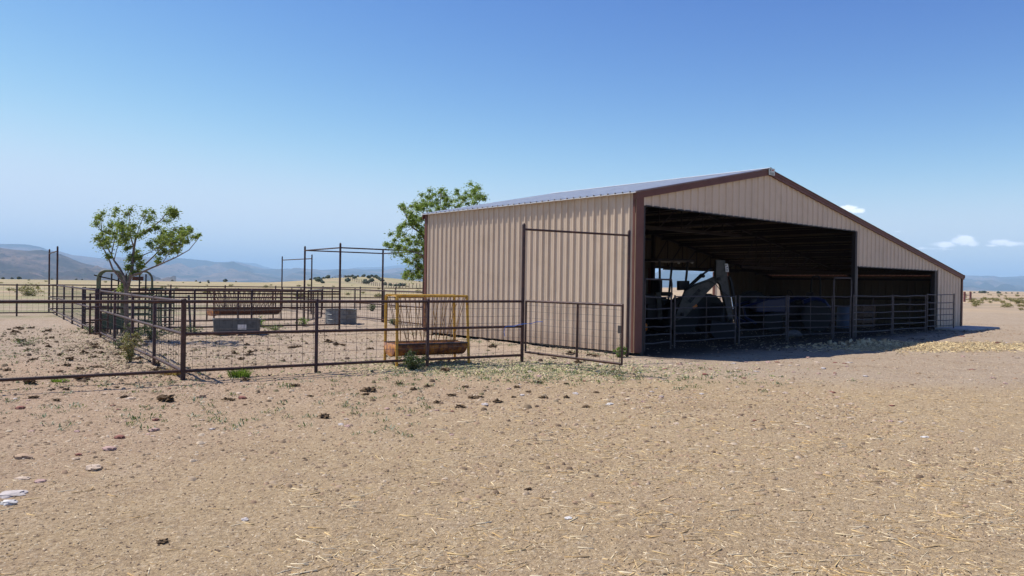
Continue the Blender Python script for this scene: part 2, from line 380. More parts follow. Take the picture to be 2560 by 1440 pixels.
    vf = w.ramp(D, 450, 2500)
    vc = w.mix(w.ramp(w.noise(w.scalevec(P, (0.3, 1, 1)), 0.0022, 5, 0.6), 0.4, 0.62), (0.20, 0.17, 0.11), (0.40, 0.30, 0.20))
    c = w.mix(vf, c, vc)
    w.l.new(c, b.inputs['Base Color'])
    h = w.math('ADD', w.math('MULTIPLY', n_fine, 0.8), w.math('MULTIPLY', n_vf, 0.35))
    h = w.math('ADD', h, w.math('MULTIPLY', w.vor(P, 30), -0.35))
    bn = w.new('ShaderNodeBump'); bn.inputs['Distance'].default_value = 0.03; bn.inputs['Strength'].default_value = 0.9
    w.l.new(h, bn.inputs['Height']); w.l.new(bn.outputs[0], b.inputs['Normal'])
    return m
build_ground()

# mountains: ridges standing at their own distances; crest given as pixel heights turned to real heights
def hill_mat(name, c1, c2, c3, sc):
    m = bpy.data.materials.new(name); m.use_nodes = True; w = NT(m.node_tree); b = w.n['Principled BSDF']
    b.inputs['Roughness'].default_value = 1.0; b.inputs['Specular IOR Level'].default_value = 0.0
    tc = w.new('ShaderNodeTexCoord'); P = w.scalevec(tc.outputs['Object'], (1, 1, 2.5))
    f = w.ramp(w.noise(P, sc, 6, 0.65), 0.42, 0.6)
    c = w.mix(f, c1, c2)
    c = w.mix(w.ramp(w.noise(P, sc * 16, 6, 0.8), 0.52, 0.58), c, c3)
    w.l.new(c, b.inputs['Base Color'])
    return m
def ridge(name, pts, dist, foot, mat_, rough, z_foot, back=1.35, nx=220, ny=26, seed=0.0):
    xs = [p[0] for p in pts]; ys = [p[1] for p in pts]
    V = []; 
    for i in range(nx):
        x = xs[0] + (xs[-1] - xs[0]) * i / (nx - 1); y = float(np.interp(x, xs, ys))
        crest = atY(x, y, dist)
        for j in range(ny):
            t = j / (ny - 1)
            if t < 0.7:
                s = t / 0.7; Y = foot + (dist - foot) * s; prof = max(0.0, s) ** 1.35
            else:
                s = (t - 0.7) / 0.3; Y = dist + (dist * back - dist) * s; prof = max(0.0, 1 - s) ** 1.2
            X = crest.x * Y / dist
            n1 = noise.fractal(Vector((X / dist * 22 + seed, Y / dist * 9, seed)), 1.0, 2.1, 5)
            amp = rough * math.sin(math.pi * min(1, t / 0.7)) if t < 0.7 else 0
            z = z_foot + (crest.z - z_foot) * prof * 1.0 + n1 * amp
            z += rough * 0.08 * noise.noise(Vector((X / dist * 60, seed, 1))) * prof
            V.append((X, Y, z))
    idx = np.arange(nx * ny).reshape(nx, ny)
    q = np.stack([idx[:-1, :-1], idx[1:, :-1], idx[1:, 1:], idx[:-1, 1:]], -1).reshape(-1, 4)
    return tag(fast_mesh(name, V, q, mat_, smooth=True), kind='structure')
HM1 = hill_mat('near_hill_brush', (0.06, 0.045, 0.04), (0.19, 0.13, 0.105), (0.02, 0.028, 0.018), 0.0025)
HM2 = hill_mat('far_hill_brush', (0.03, 0.035, 0.035), (0.20, 0.145, 0.125), (0.025, 0.03, 0.025), 0.0009)
HM3 = hill_mat('distant_range', (0.05, 0.06, 0.055), (0.08, 0.075, 0.065), (0.04, 0.045, 0.035), 0.0004)
ridge('hills', [(-900, 640), (-600, 600), (-300, 596), (0, 616), (50, 624), (75, 626), (95, 624.5), (120, 626), (143, 632), (170, 640), (200, 655), (260, 670), (330, 690), (400, 702), (440, 712)], 4600, 2700, HM1, 75, -24, seed=3)
ridge('hills', [(-300, 665), (0, 668), (50, 664), (90, 668), (130, 683), (170, 697), (210, 708)], 3700, 2600, HM1, 28, -24, seed=6, nx=90)
ridge('hills', [(-900, 600), (-300, 612), (0, 607), (25, 606), (70, 609), (100, 614), (120, 623), (150, 627), (180, 635), (230, 642), (262, 645), (300, 655), (360, 680)], 10500, 7000, HM2, 90, -40, seed=11)
ridge('hills', [(80, 664), (240, 645), (340, 641), (443, 644), (461, 645), (500, 649), (518, 649), (535, 655), (562, 654.5), (600, 655.6), (625, 662), (656, 670), (669, 672), (778, 671), (805, 673), (878, 672), (990, 674), (1100, 676), (1300, 680), (1500, 678), (1650, 681), (1800, 676), (2000, 684), (2200, 686), (2410, 688.5), (2440, 688.3), (2480, 689), (2500, 690.7), (2535, 690.5), (2550, 689), (2620, 690), (2900, 700)], 12500, 5600, HM2, 150, -45, nx=420, seed=20)
ridge('hills', [(380, 690), (540, 658), (555, 654), (582, 650.5), (612, 655), (640, 656.5), (660, 665), (690, 672), (760, 676), (860, 674), (890, 667), (930, 666.5), (960, 665.5), (1000, 661), (1060, 660), (1120, 665), (1250, 676), (1500, 690)], 19500, 17500, HM3, 60, -60, nx=200, seed=31)

# the air: even haze over the whole valley
hz = MB().box((0, 5500, 262), (44000, 46000, 724)).build('haze', bpy.data.materials.new('haze_air'))
hm = hz.data.materials[0]; hm.use_nodes = True; w = NT(hm.node_tree); w.n.clear()
ho = w.new('ShaderNodeOutputMaterial'); hv = w.new('ShaderNodeVolumePrincipled')
hv.inputs['Color'].default_value = (0.48, 0.74, 1.0, 1); hv.inputs['Density'].default_value = 0.95e-4; hv.inputs['Anisotropy'].default_value = 0.0
w.l.new(hv.outputs[0], ho.inputs['Volume']); tag(hz, kind='stuff')

# ------------------------------------------------------------------ barn
FL = Vector((2.853, 17.521, 0)); TH = 0.7103
T_P, T_M, T_N, T_E, L_B = 5.587, 11.108, 17.848, 20.392, 8.62
H_L, H_P, H_R, H_M, H_N = 3.80, 4.92, 2.23, 3.509, 2.361
barn = thing('barn', FL, TH, 'large tan metal pole barn with brown trim, open gable front and long lean-to roof', 'barn')
def roof_z(t): return H_L + (H_P - H_L) * t / T_P if t < T_P else H_P + (H_R - H_P) * (t - T_P) / (T_E - T_P)
def profile(length, pitch, rib=0.036, flip=1.0):
    """ribbed sheet profile: list of (s, offset)"""
    out = []; s = 0.0
    while s < length - 1e-6:
        for ds, h in [(0, 0), (.16, .0), (.20, .005), (.24, 0.0), (.40, 0.0), (.44, .005), (.48, 0.0), (.68, 0.0), (.76, rib), (.90, rib), (.985, 0)]:
            q = s + ds * pitch
            if q < length: out.append((q, h * flip))
        s += pitch
    out.append((length, 0)); return out
def sheet(name, prof, fn_lo, fn_hi, place, m, parent, label=None):
    """vertical ribbed sheet; place(s, off, z) gives the local point"""
    V = []; Fq = []
    for (s, off) in prof: V.append(place(s, off, fn_lo(s))); V.append(place(s, off, fn_hi(s)))
    for i in range(len(prof) - 1): Fq.append((2 * i, 2 * i + 2, 2 * i + 3, 2 * i + 1))
    mb = MB(); mb.add(V, Fq); o = mb.build(name, m, parent)
    sm = o.modifiers.new('thickness', 'SOLIDIFY'); sm.thickness = 0.0015; sm.offset = 0
    if label: o['label'] = label
    return o
RIB = 0.03
sheet('side_wall', profile(L_B, .229), lambda s: .07, lambda s: H_L - .004, lambda s, o, z: (-o - .002, s, z), M_TAN, barn, 'sunlit ribbed side wall with a torn lower edge')
gp = profile(T_E, .305)
for (a, b, lo) in [(.16, T_M, H_M), (T_M, T_N, H_N), (T_N, T_E - .05, .08)]:
    pr = [(a, 0)] + [(s, o) for s, o in gp if a + .02 < s < b - .02] + [(b, 0)]
    extra = [(T_P, 0)] if a < T_P < b else []
    pr = sorted(pr + extra)
    sheet('gable_wall', pr, lambda s, lo=lo: lo, lambda s: roof_z(s) - .06, lambda s, o, z: (s, -o - .002, z), M_TAN, barn)
# back wall (opening t 11.1..16.9), right wall, partition strip above the inner post line
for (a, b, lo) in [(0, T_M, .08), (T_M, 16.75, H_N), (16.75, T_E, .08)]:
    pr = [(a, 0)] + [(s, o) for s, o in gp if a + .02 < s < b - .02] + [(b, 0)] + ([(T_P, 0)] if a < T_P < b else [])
    sheet('back_wall', sorted(pr), lambda s, lo=lo: lo, lambda s: roof_z(s) - .06, lambda s, o, z: (s, L_B + o, z), M_TAN_SHADE, barn)  # wall coloured with the shade-darkened tan
sheet('end_wall', profile(L_B, .305), lambda s: .08, lambda s: H_R - .05, lambda s, o, z: (T_E + o, s, z), M_TAN_SHADE, barn)  # same shade-darkened tan
for (a, b, lo) in [(.16, T_M, H_M), (T_M, T_N, H_N), (T_N, T_E - .05, .08)]:  # added inner sheets, dark coloured to stand in for interior shade
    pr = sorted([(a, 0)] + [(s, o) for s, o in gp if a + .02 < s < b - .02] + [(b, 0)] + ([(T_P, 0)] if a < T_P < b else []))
    sheet('inner_shade_sheet', pr, lambda s, lo=lo: lo + .004, lambda s: roof_z(s) - .07, lambda s, o, z: (s, -o + .003, z), M_TAN_SHADE, barn)
sheet('inner_shade_sheet', profile(L_B, .229), lambda s: .08, lambda s: H_L - .03, lambda s, o, z: (-o + .003, s, z), M_TAN_SHADE, barn)  # added dark sheet for the shade inside the side wall
# roof sheets: ribs run down the slope
def roof_sheet(t0, t1, ov0, ov1, m=None, drop=0.0, nm='roof'):
    pr = profile(L_B + .2, .229, .03)
    V = []; Fq = []
    z0, z1 = roof_z(t0), roof_z(t1); sl = (z1 - z0) / (t1 - t0); ta, tb = t0 - ov0, t1 + ov1
    nrm = Vector((-sl, 0, 1)).normalized()
    for (s, o) in pr:
        for t in (ta, tb):
            V.append(Vector((t, s - .1, z0 + (t - t0) * sl)) + nrm * (o + .015 - drop))
    for i in range(len(pr) - 1): Fq.append((2 * i, 2 * i + 1, 2 * i + 3, 2 * i + 2))
    o = MB().add(V, Fq).build(nm, m or M_ROOF, barn)
    sm = o.modifiers.new('thickness', 'SOLIDIFY'); sm.thickness = 0.0015; sm.offset = 0
    return o
r1 = roof_sheet(0, T_P, .125, -.005); r2 = roof_sheet(T_P, T_E, -.005, .06)
roof_sheet(0, T_P, .10, -.012, M_TAN_SHADE, .005, 'roof_shade_sheet'); roof_sheet(T_P, T_E, -.012, .04, M_TAN_SHADE, .005, 'roof_shade_sheet')  # added dark sheets below the roof: shade painted as colour
MB().add([(T_P - .17, -.11, roof_z(T_P - .17) + .052), (T_P, -.11, H_P + .062), (T_P + .17, -.11, roof_z(T_P + .17) + .052),
          (T_P - .17, L_B + .11, roof_z(T_P - .17) + .052), (T_P, L_B + .11, H_P + .062), (T_P + .17, L_B + .11, roof_z(T_P + .17) + .052)],
         [(0, 1, 4, 3), (1, 2, 5, 4)]).build('ridge_cap', M_ROOF, r1)
# trims
ee = MB(); zz = roof_z(-.09) + .004
ee.box((-.128, L_B / 2, roof_z(-.125) + .002), (.006, L_B + .16, .016))
ee.build('eave_edge', M_WHITE, barn)
def rake(t0, t1, yy, hgt=.15):
    z0, z1 = roof_z(t0), roof_z(t1)
    a = MB(); y0, y1 = yy - .045, yy
    a.add([(t0, y0, z0 - hgt), (t1, y0, z1 - hgt), (t1, y0, z1 + .035), (t0, y0, z0 + .035), (t0, y1, z0 - hgt), (t1, y1, z1 - hgt), (t1, y1, z1 + .035), (t0, y1, z0 + .035)],
          [(0, 1, 2, 3), (4, 7, 6, 5), (0, 4, 5, 1), (3, 2, 6, 7), (0, 3, 7, 4), (1, 5, 6, 2)])
    a.beam((t0, yy - .05, z0 - hgt * .45), (t1, yy - .05, z1 - hgt * .45), .012, .012)
    return a.build('rake_trim', M_BROWN, barn)
rake(-.09, T_P, -.035); rake(T_P, T_E + .08, -.035); rake(-.09, T_P, L_B + .085); rake(T_P, T_E + .08, L_B + .085)
tr = MB(); tr.box((-.038, .036, 1.93), (.012, .07, 3.70)); tr.box((.085, -.040, 1.93), (.258, .012, 3.70));  tr.build('corner_trim', M_BROWN, barn)
MB().box((-.04, L_B - .06, 1.93), (.014, .13, 3.70)).build('corner_trim', M_BROWN, barn)
MB().box((T_E - .02, -.045, 1.13), (.13, .015, 2.10)).box((T_E + .045, .05, 1.13), (.015, .12, 2.10)).build('corner_trim', M_BROWN, barn)
MB().box((T_E + .085, L_B / 2, H_R - .04), (.03, L_B + .2, .13)).build('eave_trim', M_BROWN, barn)
MB().box((.14, .02, 1.78), (.05, .12, 3.44)).build('jamb', M_BROWN, barn)
MB().box((.28, .05, 1.75), (.10, .10, 3.50)).build('post', M_STEEL, barn)
MB().box((T_M - .05, .06, H_M / 2), (.13, .13, H_M)).build('post', M_STEEL, barn)
MB().box((T_M + .12, .06, H_N / 2), (.06, .06, H_N)).build('post', M_PIPE2, barn)
MB().box((T_N - .13, .06, H_N / 2), (.2, .14, H_N)).build('post', M_STEEL, barn)
MB().box((T_N + .06, -.037, 1.22), (.11, .012, 2.3)).build('jamb', M_TAN, barn)
MB().box((T_P, -.03, H_M), (T_M - .3, .016, .03), 0).build('header', M_STEEL, barn)
MB().box(((T_M + T_N) / 2, -.03, H_N), (T_N - T_M - .05, .016, .03)).build('header', M_STEEL, barn)
MB().box(((T_M + T_N) / 2 + .3, L_B - .08, H_N), (5.6, .08, .11)).build('header', M_STEEL, barn)
MB().box((T_M + .02, L_B - .06, 1.2), (.14, .14, 2.4)).build('jamb', M_BROWN, barn)
MB().box((16.72, L_B - .03, 1.2), (.12, .16, 2.4)).build('jamb', M_BROWN, barn)
# base girt, interior girts
for z in (.35, 1.5, 2.7, 3.6): MB().box((.05, L_B / 2, z), (.05, L_B - .1, .09)).build('girt', M_STEEL, barn)
for z in (.35, 1.2, 2.05): MB().box((T_E - .06, L_B / 2, z), (.05, L_B - .2, .09)).build('girt', M_STEEL, barn)
# bar joists running front to back under both slopes
def joist(t, dep=.30):
    z1 = roof_z(t) - .045; a = MB(); a.beam((t, .1, z1 - dep + .07), (t, L_B - .1, z1 - dep + .07), .05, .13)
    a.beam((t, .1, z1), (t, L_B - .1, z1), .07, .05); a.beam((t, .1, z1 - dep), (t, L_B - .1, z1 - dep), .07, .04)
    n = 22; st = (L_B - .2) / n
    for i in range(n):
        y = .1 + i * st; zz = (z1 - dep, z1) if i % 2 else (z1, z1 - dep)
        a.tube((t, y, zz[0]), (t, y + st, zz[1]), .011, 5, False)
    a.build('joist', M_STEEL, barn)
for t in [.9, 1.9, 2.9, 3.9, 4.9, 5.6, 6.6, 7.6, 8.6, 9.6, 10.6, 11.8, 13.0, 14.2, 15.4, 16.6, 17.8, 19.0]: joist(t, .24 if t < 11 else .18)
def truss(y, t0, t1, zb, side=0):
    a = MB(); n = 9
    a.beam((t0, y, zb), (t1, y, zb), .08, .10)
    ts = [t0 + (t1 - t0) * i / n for i in range(n + 1)]
    for i in range(n):
        a.beam((ts[i], y, roof_z(ts[i]) - .13), (ts[i + 1], y, roof_z(ts[i + 1]) - .13), .08, .10)
        a.beam((ts[i], y, zb), (ts[i + 1], y, roof_z(ts[i + 1]) - .13), .03, .03)
        a.beam((ts[i + 1], y, zb), (ts[i + 1], y, roof_z(ts[i + 1]) - .13), .03, .03)
    a.build('truss', M_STEEL, barn)
truss(L_B - .16, T_M, T_E - .1, H_N + .04); truss(L_B - .16, .2, T_M, H_M + .02); truss(4.3, T_M, T_E - .1, H_N + .02); truss(4.3, .2, T_M, H_M + .02)
for (t, y) in [(T_M, L_B - .22), (T_E - .2, 4.3), (.2, 4.3), (.2, L_B - .25)]:
    MB().box((t, y, roof_z(t) / 2 - .1), (.12, .12, roof_z(t) - .2)).build('post', M_STEEL, barn)
# maker's plate on the ridge of the gable
sg = MB().box((T_P + .06, -.105, H_P - .055), (.30, .012, .19)).build('sign', M_SIGN, barn)
k = MB()
k.box((T_P - .035, -.113, H_P - .02), (.012, .003, .07)); k.box((T_P - .012, -.113, H_P + .008), (.04, .003, .012)); k.box((T_P - .012, -.113, H_P - .02), (.04, .003, .012))
k.box((T_P + .008, -.113, H_P - .006), (.012, .003, .034)); k.beam((T_P - .005, -.113, H_P - .024), (T_P + .016, -.113, H_P - .052), .003, .012)
for i, (z, l) in enumerate([(-.085, .20), (-.108, .22), (-.128, .16)]): k.box((T_P + .06, -.113, H_P + z), (l, .003, .009))
k.build('lettering', M_INK, sg); MB().box((T_P + .10, -.113, H_P - .01), (.075, .003, .035)).build('emblem', M_RED, sg)
# loose dented cladding bottom is suggested by blocks along the wall foot
tag(MB().box(FL + Vector((math.cos(TH) * 19.4 + math.sin(TH) * .55, math.sin(TH) * 19.4 - math.cos(TH) * .55, .075)), (3.4, 1.3, .20), TH).build('concrete_slab', M_CONC, bevel=.02),
    'low grey concrete slab at the foot of the lean-to corner', 'slab')
# small tan shed seen beyond the back opening
sh_c = atY(1933, 720, 44)
shed = thing('shed', (sh_c.x, sh_c.y, 0), TH, 'tan metal shed with brown corner trims seen beyond the back opening of the barn', 'shed')
sheet('wall', profile(3.4, .305), lambda s: .05, lambda s: 2.5, lambda s, o, z: (-1.2 - o, s - .2, z), M_TAN, shed)
sheet('wall', profile(5, .305), lambda s: .05, lambda s: 2.5, lambda s, o, z: (-1.2 + s, -o - .2, z), M_TAN, shed)
for (q, r) in [(-1.2, 3.2), (-1.26, 2.35), (-1.26, 1.75), (-1.2, -.2), (-.45, -.23), (3.8, -.2)]: MB().box((q, r, 1.25), (.14, .14, 2.5)).build('trim', M_BROWN, shed)
MB().box((1.3, 1.5, 2.56), (5.3, 3.7, .1)).build('roof', M_ROOF, shed)

# ------------------------------------------------------------------ pipe fences
def fence_basis(p0, p1):
    d = Vector((p1[0] - p0[0], p1[1] - p0[1], 0)); return d.length, d.normalized()
def wire_mesh(a, d, s0, s1, z0, z1, dv=.2, dh=.15, r=.0032, sag=0.01):
    mb = MB(); rr = random.Random(int(s1 * 100) + int(a[0] * 10))
    s = s0 + dv * .6
    while s < s1 - .03:
        j = rr.uniform(-.012, .012); q = rr.uniform(-.012, .012)
        mb.path([(a[0] + d.x * (s + j), a[1] + d.y * (s + j), z0), (a[0] + d.x * (s + q), a[1] + d.y * (s + q), z1)], r, 3, False); s += dv
    z = z0 + dh * .5
    while z < z1 + .01:
        pts = []; n = max(3, int((s1 - s0) / .8))
        for i in range(n + 1):
            s = s0 + (s1 - s0) * i / n; pts.append((a[0] + d.x * s + rr.uniform(-.006, .006), a[1] + d.y * s, z + rr.uniform(-sag, sag)))
        mb.path(pts, r, 3, False); z += dh
    return mb
def fence(label, p0, p1, posts, rails, mesh=True, group=None, pr=.032, rr_=.027, top=1.30, m=M_PIPE, ends=(1, 1), dv=.2, dh=.15, wr=.0032, big=()):
    L, d = fence_basis(p0, p1); base = gz(p0[0], p0[1])
    t = thing('pipe_fence', (p0[0], p0[1], 0), 0, label, 'fence', group)
    for s in posts:
        x, y = p0[0] + d.x * s, p0[1] + d.y * s; r = pr * (1.28 if s in big else 1)
        MB().path([(x, y, -.15), (x, y, top + .01), (x, y, top + .022)], [r, r, r * .6], 12).build('post', m, t, True, smooth=50)
    for z in rails:
        s0, s1 = (0, L) if isinstance(z, (int, float)) else (z[1], z[2]); zz = z if isinstance(z, (int, float)) else z[0]
        pts = []; n = max(2, int((s1 - s0) / 2.4))
        for i in range(n + 1):
            s = s0 + (s1 - s0) * i / n; pts.append((p0[0] + d.x * s, p0[1] + d.y * s, zz + (rnd.uniform(-.006, .006) if 0 < i < n else 0)))
        MB().path(pts, rr_, 10).build('rail', m, t, True, smooth=50)
    if mesh:
        a = (p0[0], p0[1]); o = wire_mesh(a, d, 0.03, L - .03, min((z if isinstance(z, (int, float)) else z[0]) for z in rails), top - .05, dv, dh, wr).build('wire_mesh', M_WIRE, t, True)
    return t
CORN = (-5.31, 12.24); HNG = (.23, 15.83)
D1 = Vector((.839, .544)); D2 = Vector((-.578, .816)); D3 = Vector((-.572, .82))
def on(p, d, s): return (p[0] + d.x * s, p[1] + d.y * s)
fence('near maroon pipe fence with wire mesh, running in front of the yellow hay feeder', CORN, on(CORN, D1, 6.58), [0, 2.2, 4.4], [1.27, (.745, .0, 6.58), .145], big=(0,))
fence('maroon two-rail fence without mesh leaving the left edge of the photo', on(CORN, D1, -7.5), on(CORN, D1, -.04), [0, 3.6], [1.27, .145], mesh=False)
fence('maroon pipe fence running back from the near corner post past the dry bush', CORN, on(CORN, D2, 10.0), [2.45, 4.9, 7.45, 10.0], [1.27, .745, .145], dv=.2)
fence('maroon pipe fence continuing back to the lone tall gateposts on the left', on(CORN, D2, 11.0), on(CORN, D2, 23.6), [0, 3.2, 6.4, 9.5], [1.27, .745, .145])
TALL = on(CORN, D2, 23.6); TALL2 = on(CORN, D2, 27.9)
fence('mesh fence at the far left behind the bare pen', on(TALL, D1, -9), TALL, [0, 3, 6, 7.6], [1.27, .145], wr=.0036)
fence('long far back fence of dark pipe with mesh in front of the dry plain', TALL2, on(TALL2, D1, 19.6), [.0, 3.0, 5.2, 7.8, 10.4, 13, 15.2, 17.4, 19.5], [1.25, .7, .15], wr=.004, dv=.3, dh=.2, pr=.035)
P2 = (-5.83, 25.6); P6 = (-3.23, 27.56); P1 = on(P2, D3, 3.45); P3 = on(P6, D3, 3.45)
fence('middle maroon fence behind the grey water trough', on(P2, D1, -7.2), P2, [0, 1.9, 2.6, 4.3, 5.75], [1.27, 1.19, .745, .16], wr=.0036)
fence('second middle fence on the far side of the alley, left of the overhead pipe frame', on(P1, D1, -7.2), P1, [0, 2.4, 4.8], [1.27, .98, .6, .16], wr=.0036)
fence('maroon fence running away from the back corner of the barn, through the overhead frame', P6, on(P6, D3, 11.4), [3.3, 6.2, 8.8], [1.27, .71, .10], wr=.0036)
def gate(label, p0, p1, z0, z1, mids, mesh=True, rails=(), latch=False, m=M_PIPE, r=.027, name='pipe_gate', cat='gate', wr=.0030):
    L, d = fence_basis(p0, p1); t = thing(name, (p0[0], p0[1], 0), 0, label, cat)
    A, B = Vector((p0[0], p0[1], 0)), Vector((p1[0], p1[1], 0)); Z = Vector((0, 0, 1))
    MB().path([A + Z * z0, A + Z * z1, B + Z * z1, B + Z * z0], r, 10, closed=True).build('gate_frame', m, t, True, smooth=40)
    for s in mids: MB().tube(A + d * s + Z * z0, A + d * s + Z * z1, r * .9, 8).build('upright', m, t, True, smooth=40)
    for z in rails: MB().tube(A + Z * z, B + Z * z, r * .85, 8).build('rail', m, t, True, smooth=40)
    if mesh: wire_mesh(p0, d, .03, L - .03, z0, z1 - .02, .17, .13, wr).build('wire_mesh', M_WIRE, t, True)
    if latch:
        l = MB().box(B - d * .06 + Z * (z0 + .62), (.10, .012, .14), math.atan2(d.y, d.x)).build('latch', M_WIRE, t, True)
        c = MB()
        for i in range(26):
            q = B - d * .05 + Z * (z0 + .54 - i * .028); c.path([q + Vector((.012 * math.cos(a) * (1 if i % 2 else .2), .012 * math.cos(a) * (.2 if i % 2 else 1), .02 * math.sin(a))) for a in [k * math.pi / 3 for k in range(6)]], .0035, 4, closed=True)
        c.build('chain', M_STEEL, t, True)
    return t
GE = (2.0, 13.62)
gate('mesh pipe gate swung open towards the viewer below the tall pipe arch beside the barn', (HNG[0] + .07, HNG[1] - .08), GE, .22, 1.28, [1.55], latch=True)
# tall overhead frames
def post_tall(p, h, r, t):
    MB().path([(p[0], p[1], -.1), (p[0], p[1], h), (p[0], p[1], h + .035), (p[0], p[1], h + .05)], [r, r, r * .75, r * .2], 12).build('post', M_PIPE, t, True, smooth=50)
def frame(label, pts, h, bars, r=.036, hb=-.12, br=.024):
    t = thing('overhead_gate_frame', (pts[0][0], pts[0][1], 0), 0, label, 'gate frame')
    for i, p in enumerate(pts):
        hh = h[i] if isinstance(h, (list, tuple)) else h
        post_tall(p, hh, r, t)
    for (a, b) in bars:
        ha = h[a] if isinstance(h, (list, tuple)) else h; hb_ = h[b] if isinstance(h, (list, tuple)) else h
        MB().tube((*pts[a], ha + hb), (*pts[b], hb_ + hb), br, 10).build('crossbar', M_PIPE, t, True, smooth=40)
    return t
OHR = at(1568, 892)
frame('tall maroon pipe arch against the sunlit side wall of the barn', [HNG, (OHR.x, OHR.y)], [2.86, 2.86], [(0, 1)], hb=-.08)
frame('box of four tall posts joined by overhead pipes behind the barn corner', [P2, P6, P3, P1], [2.88] * 4, [(0, 1), (1, 2), (2, 3), (3, 0)])
frame('narrow tall gate frame of two posts at the far left', [TALL, TALL2], [2.86, 2.86], [(0, 1)], hb=-.16)
B2, B1 = on(P6, D3, 11.5), on(P6, D3, 16.0)
frame('far tall pipe gate frame near the rusty feeder', [B2, B1], [2.86, 2.86], [(0, 1)], hb=-.16, r=.034)
gate('closed mesh gate between the posts of the far tall frame', on(P6, D3, 11.6), on(P6, D3, 15.9), .15, 1.25, [1.4, 2.8], rails=(.7,), wr=.0036)
gate('closed pipe gate between the two far left tall posts', on(CORN, D2, 23.7), on(CORN, D2, 27.8), .15, 1.25, [2], rails=(.7,), mesh=False)
gate('mesh gate standing open edge-on beside the overhead frame', (P1[0] + .12, P1[1] + .1), (P1[0] - .1, P1[1] + 3.0), .12, 1.25, [1.0, 2.0], wr=.004)
gate('short pipe gate with a slanting brace between the corner post and the chute', (-11.1, 19.9), (-11.0, 20.6), .15, 1.2, [], rails=(.5, .85), mesh=False)
tag(MB().path([at(477, 836) + Vector((0, 0, .02)), at(477, 836) + Vector((-.12, .1, 1.15))], .035, 8).build('loose_pipe', M_PIPE2, None, smooth=40), 'pale loose pipe leaning on the middle fence just right of the near corner post', 'pipe')
# blue twine on the near fence by the hinge post
tw = MB().path([Vector((HNG[0], HNG[1], 0)) + Vector((-.42 + i * .12, -.28 + i * .05 - .01 * i * i * .3, .735 + .018 * i + .012 * math.sin(i * 2.3))) for i in range(8)], .006, 5)
tw.path([(HNG[0] - .36, HNG[1] - .27, .74), (HNG[0] - .38, HNG[1] - .29, .64), (HNG[0] - .36, HNG[1] - .29, .55)], .006, 5)
tag(tw.build('twine', M_ROPE, None), 'bright blue baling twine tied round the fence rail at the hinge post', 'twine')

# ------------------------------------------------------------------ livestock panels across the barn mouth
def bl(t, n, z=0): c, s = math.cos(TH), math.sin(TH); return Vector((FL.x + c * t - s * n, FL.y + s * t + c * n, z))
def t_of(px, n):
    lo, hi = 0., 30.
    for _ in range(50):
        mid = (lo + hi) / 2; P = bl(mid, n); v = P - Vector((0, 0, EYE)); u = 1280 + F_PX * v.dot(_R) / v.dot(_F)
        if u < px: lo = mid
        else: hi = mid
    return lo
def panel(label, pxa, na, pxb, nb, za=.0, bow=None, lean=0.0, feet=True):
    A = bl(t_of(pxa, na), na, za); B = bl(t_of(pxb, nb), nb, za)
    rz = math.atan2(B.y - A.y, B.x - A.x); L = (B.xy - A.xy).length
    t = thing('livestock_panel', A, rz, label, 'livestock panel', 'pipe livestock panels across the barn mouth')
    for x in (0.02, L - .02): MB().path([(x, 0, 0), (x, 0, 1.40)], .024, 8).build('leg', M_PIPE2, t, smooth=40)
    for i, z in enumerate([.20, .40, .60, .82, 1.06, 1.36]):
        MB().path([(0.02, 0, z), (L * .35, .01, z + rnd.uniform(-.02, .015)), (L * .7, 0, z + rnd.uniform(-.02, .01)), (L - .02, 0, z)], .016, 8).build('rail', M_PIPE2, t, smooth=40)
    if L > 1.2: MB().tube((L / 2, 0, .2), (L / 2, 0, 1.36), .012, 6).build('brace', M_PIPE2, t)
    if bow:
        MB().path([(.0, 0, 1.36), (0, 0, bow - .12), (.02, 0, bow), (L - .02, 0, bow), (L, 0, bow - .12), (L, 0, 1.36)], .022, 8).build('bow', M_PIPE2, t, smooth=40)
    return t
panel('short walk-through panel with a raised top bow beside the brown jamb of the barn', 1609, .62, 1677, .70, 0, 1.80)
panel('pipe panel in front of the backhoe boom', 1684, .70, 1838, .68)
panel('pipe panel with twine, between the backhoe bucket and the blue tractor', 1846, .68, 1965, .75)
panel('pipe panel with a bent top rail in front of the blue tractor wheel', 1968, .72, 2080, .20)
panel('narrow walk-through panel with a tall top bow in front of the pale blue drum', 2082, .18, 2126, -.10, .02, 1.95)
panel('pipe panel at the left half of the lean-to opening', 2131, -.10, 2229, -.28, .04)
panel('pipe panel at the right half of the lean-to opening', 2231, -.30, 2313, -.42, .05)
panel('last pipe panel standing against the tan end of the lean-to', 2316, -.42, 2384, -.50, .10)

# ------------------------------------------------------------------ machines and clutter inside the barn
def wheel(parent, x, y, r, wd, rim_m, name='wheel', ang=0.0):
    w_ = MB().lathe([(r * .62, -wd / 2), (r * .9, -wd / 2), (r, -wd * .3), (r, wd * .3), (r * .9, wd / 2), (r * .62, wd / 2)], 28, 'y', (x, y, r)).build(name, M_BLACK, parent, smooth=35)
    lug = MB().lathe([(r * .5, -wd * .44), (r * .995, -wd * .44), (r * .995, wd * .44), (r * .5, wd * .44)], 28, 'y', (x, y, r))
    for k in range(20):
        a = k * math.pi / 10; c, s = math.cos(a), math.sin(a)
        for sg_ in (-1, 1):
            lug.box((x + c * r, y + sg_ * wd * .24, r + s * r), (.05, wd * .42, .045), axes=(Vector((c, 0, s)), Vector((0, 1, 0)), Vector((-s, 0, c))))
    lug.build('tread', M_BLACK, w_)
    MB().lathe([(r * .1, -wd * .28), (r * .5, -wd * .30), (r * .63, -wd * .46), (r * .63, wd * .46), (r * .5, wd * .3), (r * .1, wd * .28)], 24, 'y', (x, y, r)).build('rim', rim_m, w_, smooth=35)
    return w_
